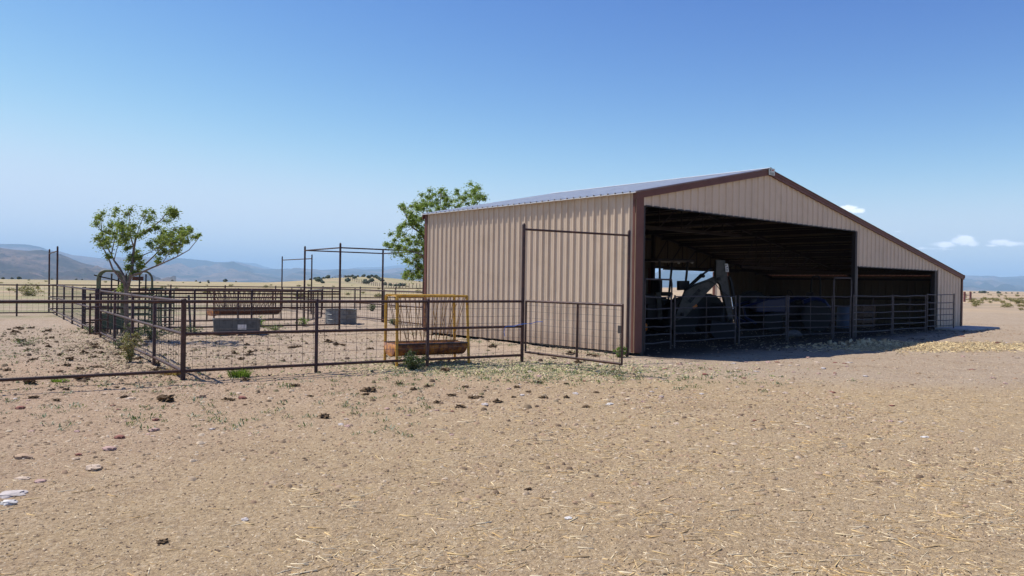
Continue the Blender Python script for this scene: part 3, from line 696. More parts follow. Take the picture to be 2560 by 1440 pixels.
def rig(name, px, Y, rz, label, cat):
    p = atY(px, 720, Y); return thing(name, (p.x, p.y, 0), rz, label, cat)
# tractor loader backhoe: tractor at rear left, boom folded toward the door
bh = rig('backhoe_tractor', 1643, 26.4, R(200), 'dark tractor backhoe with cream folded boom parked behind the left barn panels', 'backhoe')
MB().box((1.1, 0, 1.05), (1.7, .7, .6)).box((1.9, 0, .95), (.15, .6, .7)).build('hood', M_STEEL, bh, bevel=.04)
MB().box((-.1, 0, .75), (1.5, .9, .5)).box((-.3, 0, 1.05), (.7, 1.0, .2)).build('body', M_STEEL, bh, bevel=.03)
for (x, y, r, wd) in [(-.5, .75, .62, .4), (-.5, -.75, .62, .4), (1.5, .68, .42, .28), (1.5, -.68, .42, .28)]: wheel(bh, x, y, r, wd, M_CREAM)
MB().box((-.35, 0, 2.52), (1.5, 1.3, .09)).build('canopy', M_STEEL, bh, bevel=.03)
for (x, y) in [(-.9, .5), (-.9, -.5), (.25, .55), (.25, -.55)]: MB().path([(x * .85, y, 1.1), (x, y, 2.48)], .04, 8).build('canopy_post', M_STEEL, bh)
MB().box((-.25, 0, 1.35), (.5, .5, .14)).box((-.02, 0, 1.62), (.12, .48, .5)).build('seat', M_BLACK, bh, bevel=.05)
for y in (-.42, .42): MB().lathe([(.02, -.03), (.055, -.02), (.06, .02), (.02, .03)], 12, 'x', (-1.12, y, 2.48)).build('work_light', M_WHITE, bh)
# hoe: built in the plane facing the viewer at depth Y
bo = bh
def hoe_poly(name, pts, Y, thick, m, parent):
    P = [atY(x, y, Y) for x, y in pts]; n = len(P); off = Vector((0, thick, 0))
    return MB().add(P + [q + off for q in P], [tuple(range(n)), tuple(range(n, 2 * n))[::-1]] + [(i, i + n, (i + 1) % n + n, (i + 1) % n) for i in range(n)]).build(name, m, parent, True, bevel=.012)
YB = 23.2
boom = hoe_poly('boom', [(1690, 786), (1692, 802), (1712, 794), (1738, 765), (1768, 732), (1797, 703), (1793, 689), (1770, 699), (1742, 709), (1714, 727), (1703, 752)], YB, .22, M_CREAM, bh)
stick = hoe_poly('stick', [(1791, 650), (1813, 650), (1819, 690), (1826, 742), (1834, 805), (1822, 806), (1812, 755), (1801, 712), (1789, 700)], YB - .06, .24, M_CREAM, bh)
MB().path([atY(1716, 722, YB + .1), atY(1757, 686, YB + .1)], .05, 10).build('hydraulic_cylinder', M_BLACK, bh, True)
MB().path([atY(1757, 686, YB + .1), atY(1780, 669, YB + .1)], .03, 8).build('cylinder_rod', M_CHROME, bh, True)
MB().path([atY(1716, 718, YB + .12), atY(1752, 684, YB + .12), atY(1757, 690, YB + .12)], .008, 6).build('hose', M_BLACK, bh, True)
MB().path([atY(1822, 690, YB - .1), atY(1828, 705, YB - .1)], .045, 10).path([atY(1828, 705, YB - .1), atY(1834, 742, YB - .1)], .05, 10).build('hydraulic_cylinder', M_BLACK, bh, True)
MB().path([atY(1827, 742, YB - .22), atY(1832, 772, YB - .22)], .018, 8).build('cylinder_rod', M_CHROME, bh, True)
hoe_poly('bucket', [(1800, 806), (1834, 806), (1846, 830), (1840, 842), (1818, 848), (1786, 846), (1774, 828), (1780, 800)], YB - .2, .5, M_BLACK, bh)
hoe_poly('control_box', [(1697, 702), (1724, 702), (1724, 724), (1697, 726)], YB + .4, .3, M_STEEL, bh)
hoe_poly('plate', [(1812, 659), (1820, 659), (1823, 680), (1814, 680)], YB - .09, .02, M_WHITE, bh)
for (x, y) in [(1797, 697), (1706, 786), (1828, 800), (1758, 690)]:
    q = atY(x, y, YB - .1); MB().lathe([(.03, -.03), (.055, -.02), (.055, .36), (.03, .38)], 14, 'y', q).build('pin', M_BLACK, bh, True, smooth=40)
MB().path([atY(1697, 760, YB - .02), atY(1712, 728, YB - .03), atY(1742, 712, YB - .03), atY(1774, 702, YB - .03), atY(1790, 712, YB - .12), atY(1803, 728, YB - .12), atY(1824, 742, YB - .12)], .011, 6).build('hose', M_BLACK, bh, True)
dc = MB()
for (x, y) in [(1815, 663), (1818, 669), (1818, 675)]: 
    q = atY(x, y, YB - .1); dc.box(q, (.03, .006, .03))
dc.build('lettering', M_INK, bh, True)
hoe_poly('decal', [(1719, 752), (1747, 721), (1753, 726), (1726, 758)], YB - .008, .006, M_BLACK, boom)
def text(body, loc, rot, size, m, parent, name='lettering'):
    cu = bpy.data.curves.new('tmp', 'FONT'); cu.body = body; cu.size = size; cu.extrude = .002; cu.align_x = 'CENTER'; cu.align_y = 'CENTER'
    ob = bpy.data.objects.new('tmp', cu); me = bpy.data.meshes.new_from_object(ob); bpy.data.objects.remove(ob)
    mw = Matrix.Translation(loc) @ rot.to_matrix().to_4x4(); me.transform(inv_of(parent) @ mw if parent else mw); me.materials.append(m)
    o = bpy.data.objects.new(name, me); C.objects.link(o); o.parent = parent; return o
from mathutils import Euler
tl = atY(1736, 739.5, YB - .013); ang = math.atan2(33, 31)
text('EX7610', tl, Euler((R(90), -ang * 0, 0)).to_quaternion() @ Euler((0, 0, ang)).to_quaternion(), .105, M_CREAM, boom)
lg = atY(1747, 727, YB - .013)
hoe_poly('emblem', [(1731, 768), (1741, 760), (1744, 765), (1735, 773)], YB - .008, .006, M_ORANGE, boom)
for x0, x1 in ((1646, 1650), (1640, 1646)): hoe_poly('stabiliser', [(x0, 730), (x0 + 6, 730), (x1 + 6, 800), (x1, 800)], YB + 1.2, .1, M_CREAM, bh)
# blue and silver cylinder strut leaning on the panel
st = thing('prop_pole', atY(1848, 832, 22.1), 0, 'blue and silver pole leaning on the panel post beside the backhoe bucket', 'pole')
MB().path([atY(1838, 776, 21.6), atY(1846, 829, 21.9)], .026, 10).build('tube', M_BLUE, st, True); MB().path([atY(1837.5, 776, 21.55), atY(1845, 826, 21.85)], .012, 8).build('rod', M_CHROME, st, True)
# orange drum edge by jamb
og = atY(1609, 818, 21.0)
tag(MB().lathe([(.02, -.09), (.10, -.09), (.115, 0), (.10, .09), (.02, .09)], 18, 'x', og).build('orange_float', M_ORANGE, None, smooth=40), 'small orange float hanging low inside the left panel by the brown jamb', 'float')
# blue tractor
bt = rig('blue_tractor', 1992, 28.6, R(186), 'small blue tractor with pale wheel centres and a roll hoop behind the bent panel', 'tractor')
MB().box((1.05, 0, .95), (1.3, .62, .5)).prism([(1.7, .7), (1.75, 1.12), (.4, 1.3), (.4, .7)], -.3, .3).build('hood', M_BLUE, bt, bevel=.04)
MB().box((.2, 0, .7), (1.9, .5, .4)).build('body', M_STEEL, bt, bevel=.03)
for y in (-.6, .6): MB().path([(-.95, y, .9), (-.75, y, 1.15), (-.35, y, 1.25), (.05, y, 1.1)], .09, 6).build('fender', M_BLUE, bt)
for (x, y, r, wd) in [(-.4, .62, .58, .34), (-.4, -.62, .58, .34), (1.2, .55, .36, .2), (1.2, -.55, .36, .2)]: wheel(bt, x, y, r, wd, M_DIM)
MB().path([(-.75, -.35, .9), (-.75, -.36, 1.6), (-.75, -.33, 1.95), (-.75, -.2, 2.08), (-.75, .2, 2.08), (-.75, .33, 1.95), (-.75, .36, 1.6), (-.75, .35, .9)], .035, 8).build('roll_hoop', M_BLACK, bt, smooth=50)
MB().box((-.3, 0, 1.05), (.45, .45, .12)).box((-.52, 0, 1.28), (.1, .42, .4)).build('seat', M_BLACK, bt, bevel=.03)
MB().path([(.25 + .17 * math.cos(a) * .4, .19 * math.sin(a), 1.38 + .17 * math.cos(a)) for a in [k * math.pi / 8 for k in range(16)]], .014, 6, closed=True).build('steering_wheel', M_BLACK, bt)
MB().path([(1.8, -.5, .3), (2.2, -.5, .5), (2.3, -.5, .9), (1.3, -.45, 1.2)], .05, 8).build('loader_arm', M_BLUE, bt); MB().path([(1.8, .5, .3), (2.2, .5, .5), (2.3, .5, .9), (1.3, .45, 1.2)], .05, 8).build('loader_arm', M_BLUE, bt)
# old tractor beyond the backhoe, loose tyres, barrel, crate, sacks
def tyre(px, Y, r, wd, rz, label):
    p = atY(px, 720, Y); t = thing('tyre', (p.x, p.y, 0), rz, label, 'tyre')
    MB().lathe([(r * .6, -wd / 2), (r * .9, -wd / 2), (r, -wd * .3), (r, wd * .3), (r * .9, wd / 2), (r * .6, wd / 2), (r * .55, 0), (r * .6, -wd / 2)], 28, 'y', (0, 0, r)).build('carcass', M_BLACK, t, smooth=35)
    lug = MB().lathe([(r * .7, -wd * .44), (r * .995, -wd * .44), (r * .995, wd * .44), (r * .7, wd * .44)], 28, 'y', (0, 0, r))
    for k in range(22):
        a = k * math.pi / 11; c, s = math.cos(a), math.sin(a); lug.box((c * r, 0, r + s * r), (.04, wd * .9, .04), axes=(Vector((c, 0, s)), Vector((0, 1, 0)), Vector((-s, 0, c))))
    lug.build('tread', M_BLACK, t)
tyre(1766, 27.4, .68, .4, R(20), 'big black tractor tyre standing under the raised backhoe boom')
tyre(1880, 29.2, .74, .42, R(10), 'large dark tyre standing by the back wall between the boom and the blue tractor')
tyre(1798, 26.2, .52, .5, R(60), 'smaller black tyre standing behind the backhoe bucket')
dr = rig('drum', 2112, 29.6, 0, 'pale blue plastic drum behind the narrow bowed panel', 'drum')
MB().lathe([(.26, 0), (.28, .03), (.28, .3), (.29, .32), (.28, .34), (.28, .62), (.29, .64), (.28, .66), (.27, .86), (.22, .92)], 24).build('shell', M_LBLUE, dr, smooth=40); MB().lathe([(.05, .92), (.05, .95), (.02, .955)], 10).build('cap', M_WHITE, dr)
cr = rig('wooden_crate', 2156, 30.6, TH, 'brown wooden slatted crate inside the lean-to beside the drum', 'crate')
for z in (.12, .36, .6, .84):
    for y in (-.3, .3): MB().box((0, y, z), (1.1, .02, .18)).build('slat', M_WOOD, cr)
    for x in (-.54, .54): MB().box((x, 0, z), (.02, .58, .18)).build('slat', M_WOOD, cr)
for x in (-.5, .5):
    for y in (-.27, .27): MB().box((x, y, .48), (.06, .05, .96)).build('corner_post', M_WOOD, cr)
def lump(bm_seed, n=2, sq=(1, 1, .6), amp=.25, freq=1.6, slab=1.0):
    bm = bmesh.new(); bmesh.ops.create_icosphere(bm, subdivisions=n, radius=1)
    for v in bm.verts:
        p = v.co.copy(); k = 1 + amp * noise.noise(p * freq + Vector((bm_seed * 7.3, 1, 2))) + amp * .5 * noise.noise(p * freq * 2.4 + Vector((3, bm_seed, 2)))
        h_ = math.copysign(abs(p.z) ** slab, p.z); v.co = Vector((p.x * sq[0] * k, p.y * sq[1] * k, h_ * sq[2] * (1 + (k - 1) * (.4 if slab < 1 else 1))))
    return bm
def lump_mesh(name, m, seed, n=2, sq=(1, 1, .6), amp=.25, freq=1.6, smooth=True, slab=1.0):
    bm = lump(seed, n, sq, amp, freq, slab); me = bpy.data.meshes.new(name); bm.to_mesh(me); bm.free()
    if smooth:
        for p in me.polygons: p.use_smooth = True
        me.set_sharp_from_angle(angle=R(38))
    me.materials.append(m); return me
def place_mesh(name, me, loc, s, rz=0, label=None, cat=None, group=None):
    o = bpy.data.objects.new(name, me); C.objects.link(o); o.location = loc; o.scale = (s, s, s) if isinstance(s, (int, float)) else s; o.rotation_euler = (0, 0, rz); return tag(o, label, cat, group)
M_SACK = mat('grey_sack', (0.14, 0.13, 0.12), 0.9)
sk = lump_mesh('sack', M_SACK, 3, 3, (1.2, .7, .5), .3)
place_mesh('feed_sack', sk, atY(1985, 720, 24.9) * 1 + Vector((0, 0, -1.52)), .26, .3, 'pale grey sack slumped on the floor in front of the blue tractor', 'sack')
# concrete blocks under the wall foot
# ------------------------------------------------------------------ pens: feeders, tanks, chute
def feeder(p, rz, L, W, H, label, m_frame, m_trough, nbar=8, trough_z=.16, name='hay_feeder'):
    t = thing(name, (p[0], p[1], 0), rz, label, 'hay feeder')
    for x in (0, L):
        for y in (-W / 2, W / 2):
            MB().path([(x, y, -.02), (x + (.0 if x == 0 else -.05), y * .92, H)], .028, 10).build('leg', m_frame, t, smooth=40)
    tx = L - .05
    MB().path([(0, -W * .46, H), (tx, -W * .46, H), (tx, W * .46, H), (0, W * .46, H)], .026, 10, closed=True).build('top_rail', m_frame, t, smooth=30)
    bars = MB()
    for sgn in (-1, 1):
        for i in range(nbar):
            xb = .18 + (tx - .36) * i / (nbar - 1)
            for dx in (-.5, .5):
                xt = min(max(.02, L / 2 + (xb - L / 2) * 1.28 + dx * .11 * (L / 1.6)), tx - .02)
                bars.tube((xb, sgn * .05, .46), (xt, sgn * W * .45, H), .0062 if m_trough is M_RUST else .011, 6, False)
        bars.beam((.1, sgn * .06, .45), (L * .92, sgn * .06, .45), .02, .03)
    bars.build('hay_rack', M_RACK if m_trough is M_RUST else m_frame, t)
    # half round trough with rolled rim and end plates
    n = 12; R_ = W * .5; tz = .46 - .03; V = []; Fq = []
    for x in (-.02, L - .04):
        for k in range(n + 1):
            a = math.pi * k / n; V.append((x, -R_ * math.cos(a), tz - .26 * math.sin(a) ** .8))
    Fq = [(k, k + 1, n + 2 + k, n + 1 + k) for k in range(n)] + [tuple(range(n + 1)), tuple(range(n + 1, 2 * n + 2))[::-1]]
    tr_ = MB().add(V, Fq).build('trough', m_trough, t, smooth=30)
    s_ = tr_.modifiers.new('thickness', 'SOLIDIFY'); s_.thickness = .012
    MB().path([(-.02, -R_, tz), (L - .04, -R_, tz), (L - .04, R_, tz), (-.02, R_, tz)], .016, 8, closed=True).build('rim', M_PIPE2, tr_, smooth=30)
    b = MB()
    for i in range(1, 7):
        x = L * i / 7
        b.path([(x + .02 * math.sin(i * 5), -(R_ + .006) * math.cos(math.pi * k / 12), tz - .266 * math.sin(math.pi * k / 12) ** .8) for k in range(0, 5)], .006, 4)
    b.build('seam', M_RUST2, tr_)
    if m_trough is M_RUST2: MB().prism([(-.03, .16), (-.03, tz - .02), (.22, tz - .02), (.22, .2)], -R_ * .98, R_ * .98).build('end_plate', M_RUST, t, bevel=.03)
    return t
f1a, f1b = at(992, 917), at(1172, 909)
ang1 = math.atan2(f1b.y - f1a.y, f1b.x - f1a.x); W1 = .66
off = Vector((-math.sin(ang1), math.cos(ang1), 0)) * (W1 / 2)
feeder((f1a + off), ang1, (f1b - f1a).length, W1, 1.37, 'yellow hay feeder with V bars over a rusty orange trough, behind the near fence', M_YEL, M_RUST)
f2a, f2b = at(535, 801), at(703, 797.5); ang2 = math.atan2(f2b.y - f2a.y, f2b.x - f2a.x)
feeder(f2a + Vector((-math.sin(ang2), math.cos(ang2), 0)) * .4, ang2, (f2b - f2a).length, .8, 1.24, 'long rusty hay feeder with faded white top rail, far behind the grey water trough', M_RUST2, M_RUST2, 15)
def tank_rect():
    c = at(583, 838); rz = math.atan2(.544, .839) * .6
    t = thing('water_trough', (c.x, c.y + .3, 0), rz, 'long grey water trough with a pale label, standing by the middle fence', 'water trough')
    n = 10; Lh, Wh, r = .66, .33, .12; ring = []
    for cx, cy, a0 in [(Lh - r, Wh - r, 0), (-Lh + r, Wh - r, 90), (-Lh + r, -Wh + r, 180), (Lh - r, -Wh + r, 270)]:
        for k in range(5): a = R(a0 + k * 22.5); ring.append((cx + r * math.cos(a), cy + r * math.sin(a)))
    N = len(ring); V = []
    for (sc, z) in [(.94, 0), (.97, .04), (1.0, .43), (1.03, .44), (1.03, .47), (.96, .47), (.93, .10)]:
        V += [(x * sc, y * sc, z) for x, y in ring]
    Fs = [(i * N + k, i * N + (k + 1) % N, (i + 1) * N + (k + 1) % N, (i + 1) * N + k) for i in range(6) for k in range(N)] + [tuple(range(N))[::-1], tuple(6 * N + k for k in range(N))]
    MB().add(V, Fs).build('tank', M_TANK, t, smooth=40)
    MB().box((.14, -Wh - .006, .24), (.24, .006, .15)).build('patch', M_WHITE, t)
    MB().box((0, 0, .02), (1.16, .56, .06)).build('base', M_WHITE, t, bevel=.01)
tank_rect()
ct = at(845, 811); rt = thing('stock_tank', (ct.x, ct.y + .5, 0), 0, 'round galvanised stock tank beside the front post of the overhead frame', 'stock tank')
MB().lathe([(.58, 0), (.58, .17), (.592, .18), (.58, .19), (.58, .36), (.592, .37), (.58, .38), (.58, .53), (.60, .54), (.60, .56), (.57, .56), (.56, .42)], 40).build('tank_wall', M_GALV, rt, smooth=40)
MB().lathe([(.555, .44), (.555, .445)], 40).build('water', mat('tank_water', (.05, .07, .08), .05), rt)
def chute():
    c = atY(300, 720, 22.4); rz = math.atan2(.544, .839)
    t = thing('cattle_chute', (c.x, c.y, 0), rz, 'green cattle squeeze chute with rounded hoops behind the small tree', 'cattle chute')
    for (x, y, w_) in [(-.62, -.45, .62), (-.52, .1, .62), (.18, -.2, .66)]:
        pts = [(x, y, 0), (x, y, 1.58)] + [(x + w_ * .3 * (1 - math.cos(a)), y, 1.58 + .25 * math.sin(a)) for a in [R(k) for k in (25, 50, 75, 90)]]
        pts += [(x + w_ - w_ * .3 * (1 - math.cos(a)), y, 1.58 + .25 * math.sin(a)) for a in [R(k) for k in (90, 75, 50, 25)]] + [(x + w_, y, 1.58), (x + w_, y, 0)]
        MB().path(pts, .032, 10).build('hoop', M_GREEN2, t, smooth=60)
    for y in (-.46, .3):
        for z in (.35, .55, .75, .95, 1.15): MB().beam((-.62, y, z), (.82, y, z), .03, .05).build('side_bar', M_GREEN, t)
    MB().box((-.3, -.47, .34), (.7, .02, .42)).build('side_sheet', M_GREEN, t)
    for x in (-.28, -.1, .1, .45, .62): MB().path([(x, -.46, 0), (x + .02, -.44, 1.75)], .022, 8).build('upright', M_STEEL, t)
    MB().box((.45, -.2, 1.62), (.3, .12, .12)).build('latch_box', M_RUST2, t, bevel=.02)
    hg = MB()
    for i in range(5): hg.box((.82 + i * .07, -.2, .75), (.03, .05, 1.15))
    hg.box((.96, -.2, 1.32), (.36, .07, .07)).box((.96, -.2, .18), (.36, .07, .07)); hg.build('head_gate', M_GREEN, t)
    MB().path([(-.7, -.3, 1.7), (.1, -.2, 1.5)], .02, 6).build('lever', M_STEEL, t)
chute()
g0 = at(372, 822); g1 = at(434, 822)
gp_ = gate('green round-cornered panel right of the squeeze chute', (g0.x, g0.y), (g1.x, g1.y), .15, 1.28, [.35], rails=(.37, .6, .82, 1.05), mesh=False, m=M_GREEN, r=.026, name='livestock_panel', cat='livestock panel')

# ------------------------------------------------------------------ plants
def leaf_cloud(clumps, per, size, rr, aspect=2.6, droop=.35, squash=1.0):
    """each clump: (centre, radius). returns numpy verts and quad faces of leaves"""
    V = []; 
    for (c, r) in clumps:
        for _ in range(per):
            a = rr.uniform(0, 2 * math.pi); u = rr.uniform(-1, 1); q = math.sqrt(1 - u * u); rad = r * min(1.5, abs(rr.gauss(0, .62)))
            p = Vector(c) + Vector((q * math.cos(a) * rad, q * math.sin(a) * rad, u * rad * squash))
            th = rr.uniform(0, 2 * math.pi); d = Vector((math.cos(th), math.sin(th), rr.uniform(-.9, .6) - droop)).normalized()
            n = Vector((rr.uniform(-1, 1), rr.uniform(-1, 1), rr.uniform(-.2, 1))).cross(d).normalized()
            l = size * rr.uniform(.7, 1.35); w_ = l / aspect
            V += [p, p + d * l * .5 + n * w_ * .5, p + d * l, p + d * l * .5 - n * w_ * .5]
    return V, np.arange(len(V)).reshape(-1, 4)
def twig(mb, a, b, r0, r1, rr, wob=.05, n=4, sides=6):
    a, b = Vector(a), Vector(b); L = (b - a).length; pts = []
    for i in range(n + 1):
        t = i / n; k = wob * L * math.sin(math.pi * t)
        pts.append(a.lerp(b, t) + Vector((rr.uniform(-k, k), rr.uniform(-k, k), rr.uniform(-k, k))))
    mb.path(pts, [r0 + (r1 - r0) * i / n for i in range(n + 1)], sides, False); return pts
def limb(mb, pts, r0, r1, sides=8):
    mb.path(pts, [r0 + (r1 - r0) * (i / (len(pts) - 1)) ** .8 for i in range(len(pts))], sides)
# tree in the pen: limbs follow the real tree
def tree_pen():
    rr = random.Random(5); Yt = 19.9; S = 5.333
    def q(x, y, dy=0): return atY(180 + x / S, 490 + y / S, Yt + dy)
    base = at(320, 848)
    t = thing('shade_tree', base, 0, 'small wind-swept shade tree inside the pen beside the green chute', 'tree')
    wood = MB(); off = {}
    L = [([base - Vector((0, 0, .1)), q(722, 1500), q(725, 1260)], .065, .055),
         ([q(725, 1260), q(765, 1130, -.05), q(795, 1000, -.1), q(812, 850, 0), q(825, 700, .1), q(850, 560, .15), q(930, 500, .2), q(1060, 420, .3), q(1180, 330, .35), q(1290, 190, .4)], .055, .010),
         ([q(725, 1260), q(690, 1150, -.1), q(630, 1080, -.2), q(540, 970, -.35), q(490, 830, -.45), q(420, 700, -.5), q(350, 580, -.55)], .045, .008),
         ([q(725, 1240), q(700, 1090, .1), q(640, 970, .2), q(560, 860, .3), q(525, 780, .35), q(560, 620, .45), q(600, 420, .5)], .045, .008),
         ([q(525, 780, .35), q(450, 650, .3), q(390, 470, .2), q(290, 330, .1)], .02, .006), ([q(390, 470, .2), q(400, 300, .1)], .012, .005),
         ([q(790, 1060, -.1), q(900, 1030, -.3), q(1000, 985, -.45), q(1200, 900, -.6), q(1400, 810, -.65), q(1560, 720, -.6), q(1690, 560, -.5)], .035, .007),
         ([q(800, 1050, 0), q(950, 935, .25), q(1080, 810, .4), q(1200, 690, .5), q(1260, 540, .55), q(1380, 440, .5)], .028, .006),
         ([q(815, 850, 0), q(950, 790, .1), q(1100, 720, .1), q(1290, 600, .05)], .018, .005),
         ([q(825, 700, .1), q(790, 560, -.1), q(760, 400, -.2), q(770, 230, -.25)], .022, .006),
         ([q(860, 540, .15), q(900, 400, 0), q(960, 260, -.1)], .014, .005), ([q(1200, 900, -.6), q(1270, 800, -.5), q(1330, 640, -.4)], .012, .004), ([q(560, 860, .3), q(600, 700, .1), q(690, 520, 0)], .014, .004),
         ([q(700, 1090, .1), q(770, 960, .3), q(740, 800, .4)], .012, .004), ([q(1400, 810, -.65), q(1460, 660, -.6), q(1430, 560, -.5)], .010, .004)]
    nodes = []
    for pts, r0, r1 in L:
        limb(wood, pts, r0, r1); nodes += pts[2:]
    cl = [(280, 350, 60), (390, 300, 62), (400, 380, 60), (385, 540, 66), (460, 600, 60), (560, 430, 70), (640, 400, 60), (690, 280, 75), (770, 250, 72), (560, 660, 85), (640, 600, 75), (700, 490, 66), (490, 660, 50), (800, 440, 75), (870, 410, 70),
          (960, 260, 66), (1000, 330, 72), (1100, 300, 66), (1200, 220, 56), (1275, 180, 52), (1280, 250, 46), (760, 510, 56), (820, 520, 50), (950, 620, 55), (1010, 585, 45), (1100, 540, 45), (1120, 660, 52), (1150, 480, 52), (1230, 540, 72),
          (1300, 470, 62), (1370, 460, 55), (1420, 540, 60), (1330, 600, 52), (1430, 620, 46), (1500, 650, 46), (1600, 500, 55), (1655, 520, 52), (1700, 560, 36), (1615, 620, 44), (1080, 760, 72), (1170, 740, 62), (1280, 730, 62), (1400, 730, 55),
          (720, 780, 55), (740, 850, 50), (610, 820, 34), (850, 920, 45), (900, 950, 36), (780, 960, 34), (900, 830, 34), (1050, 880, 30), (850, 1020, 34), (610, 1240, 44), (340, 620, 30), (700, 700, 40), (520, 560, 45), (430, 480, 45), (1040, 420, 45), (900, 480, 40)]
    clumps = []
    for (x, y, r) in cl:
        c = q(x, y); n = min(nodes, key=lambda k: abs(k.x - c.x) + abs(k.z - c.z)); c.y = n.y + rr.uniform(-.25, .25); c = c
        clumps.append((c, r / S / (F_PX / Yt) * 1.45)); twig(wood, n, c, .007, .003, rr, .12, 3, 5)
        rj = clumps[-1][1]; clumps[-1] = (c, rj * rr.uniform(.75, 1.15)); clumps.append((c.lerp(n, .35) + Vector((rr.uniform(-1, 1), rr.uniform(-1, 1), rr.uniform(-.3, 1))) * rj * .8, rj * .9)); clumps.append((c + Vector((rr.uniform(.1, 1.2), rr.uniform(-1, 1), rr.uniform(-.2, 1.0))) * rj, rj * .6))
        for _ in range(2):
            e = c + Vector((rr.uniform(-1, 1), rr.uniform(-1, 1), rr.uniform(-.6, 1))) * (r / S / (F_PX / Yt)); twig(wood, c, e, .004, .002, rr, .1, 2, 4)
    wood.build('trunk', M_BARK, t, True, smooth=50)
    V, Fq = leaf_cloud(clumps, 105, .060, rr, 2.6); inv = inv_of(t); V = [inv @ v for v in V]
    fast_mesh('crown', V, Fq, M_LEAF, t)
tree_pen()
def tree_barn():
    rr = random.Random(9); S = 4.8; base = Vector((-2.72, 26.2, 0))
    t = thing('elm_tree', base, 0, 'leafy green tree growing behind the back corner of the barn', 'tree')
    cl = [(1205, 135), (1180, 165), (1250, 230), (1295, 250), (1200, 250), (1130, 240), (1080, 200), (1060, 290), (970, 210), (960, 290), (905, 300), (880, 350), (1000, 350), (1100, 330), (1180, 320), (820, 205), (760, 195), (800, 260), (730, 280), (655, 260),
          (610, 245), (560, 290), (480, 330), (530, 350), (600, 350), (680, 340), (740, 380), (820, 350), (820, 400), (650, 420), (560, 400), (500, 400), (330, 400), (375, 430), (420, 440), (340, 390), (400, 500), (480, 480), (540, 520), (360, 570),
          (420, 560), (500, 600), (560, 620), (460, 560), (325, 590), (275, 690), (330, 705), (380, 760), (450, 730), (520, 740), (320, 775), (400, 820), (480, 820), (560, 820), (200, 820), (180, 850), (260, 870), (340, 860), (420, 900), (500, 940),
          (560, 960), (225, 925), (300, 950), (360, 1015), (420, 1040), (480, 1080), (540, 1100), (560, 1160), (490, 1150), (440, 1180), (380, 1180), (355, 1165), (430, 1215), (500, 1200)]
    wood = MB(); limbs = []
    def q(x, y, Y): return atY(940 + x / S, 440 + y / S, Y)
    for pts, r0, r1 in [([base - Vector((0, 0, .1)), base + Vector((.03, 0, .9)), base + Vector((0, -.1, 1.7))], .11, .09),
        ([base + Vector((0, -.1, 1.7)), q(640, 900, 26.0), q(560, 700, 25.8), q(440, 620, 25.6), q(360, 480, 25.4), q(320, 390, 25.4)], .06, .008),
        ([base + Vector((0, -.1, 1.7)), q(680, 800, 26.4), q(620, 500, 26.6), q(600, 300, 26.7)], .06, .008), ([q(680, 800, 26.4), q(760, 500, 26.2), q(780, 220, 26.0)], .04, .008),
        ([q(680, 800, 26.4), q(900, 500, 26.8), q(1000, 350, 27), q(1100, 250, 27.1), q(1200, 140, 27.1)], .045, .008), ([q(900, 500, 26.8), q(1150, 400, 26.8), q(1290, 260, 26.8)], .025, .006),
        ([base + Vector((0, -.1, 1.5)), q(560, 950, 25.5), q(420, 900, 25.1), q(250, 850, 24.9)], .035, .007), ([base + Vector((0, 0, 1.2)), q(600, 1150, 25.8), q(500, 1100, 25.5), q(400, 1180, 25.4)], .03, .006), ([q(560, 950, 25.5), q(420, 1040, 25.3), q(340, 960, 25.1)], .015, .005)]:
        limb(wood, pts, r0, r1); limbs += pts[1:]
    clumps = []
    for (x, y) in cl:
        Y = 26 + rr.uniform(-1.2, .9) if x < 620 else 26.4 + rr.uniform(-.9, 1.0)
        c = q(x, y, Y); r = rr.uniform(.17, .28); clumps.append((c, r * .8)); n = min(limbs, key=lambda k: (k - c).length); twig(wood, n, c, .008, .003, rr, .1, 3, 5)
        clumps.append((c + Vector((rr.uniform(-1, 1), rr.uniform(-1, 1), rr.uniform(-.6, 1.2))) * r, r * .5))
    for _ in range(60):  # the part hidden behind the barn
        c = Vector((rr.uniform(-3.6, -1.0), rr.uniform(25.6, 27.8), rr.uniform(1.9, 4.0))); clumps.append((c, .2)); n = min(limbs, key=lambda k: (k - c).length); twig(wood, n, c, .008, .003, rr, .1, 3, 5)
    wood.build('trunk', M_BARK, t, True, smooth=50)
    V, Fq = leaf_cloud(clumps, 150, .066, rr, 2.4, .1); inv = inv_of(t); fast_mesh('crown', [inv @ v for v in V], Fq, M_LEAF2, t)
tree_barn()
def bush(p, w_, h, m, label, n=220, leaf=.035, rr=None, cat='bush', stems=18, name='bush', group=None):
    rr = rr or random.Random(int(p.x * 100)); t = thing(name, (p.x, p.y, 0), 0, label, cat, group); z0 = gz(p.x, p.y) if name != 'none' else 0
    st = MB(); cl = []
    for _ in range(stems):
        a = rr.uniform(0, 2 * math.pi); k = rr.uniform(.2, 1); e = Vector((math.cos(a) * w_ / 2 * k, math.sin(a) * w_ / 2 * k, h * rr.uniform(.55, 1) * (1.1 - .5 * k) + z0))
        pts = twig(st, (rr.uniform(-.03, .03), rr.uniform(-.03, .03), z0 - .02), e, .005, .002, rr, .12, 3, 4)
        for q in pts[1:]: cl.append((q, w_ * .10))
        cl.append((e, w_ * .12))
    st.build('stems', M_BARK if m is not M_DRYB else M_DRYB, t)
    V, Fq = leaf_cloud(cl, max(2, n // len(cl)), leaf, rr, 2.2, -.2); fast_mesh('foliage', V, Fq, m, t); return t
bush(at(325, 905), .46, .62, M_DRYB, 'dry yellow-green bush growing through the fence below the small tree', 2600, .035)
bush(at(1030, 924), .50, .36, M_BUSH, 'dense dark green bush at the foot of the near fence before the yellow feeder', 2600, .032, stems=34)
bush(at(232, 836), .75, .28, M_BUSH, 'low grey-green weeds at the foot of the left fence', 700, .04)
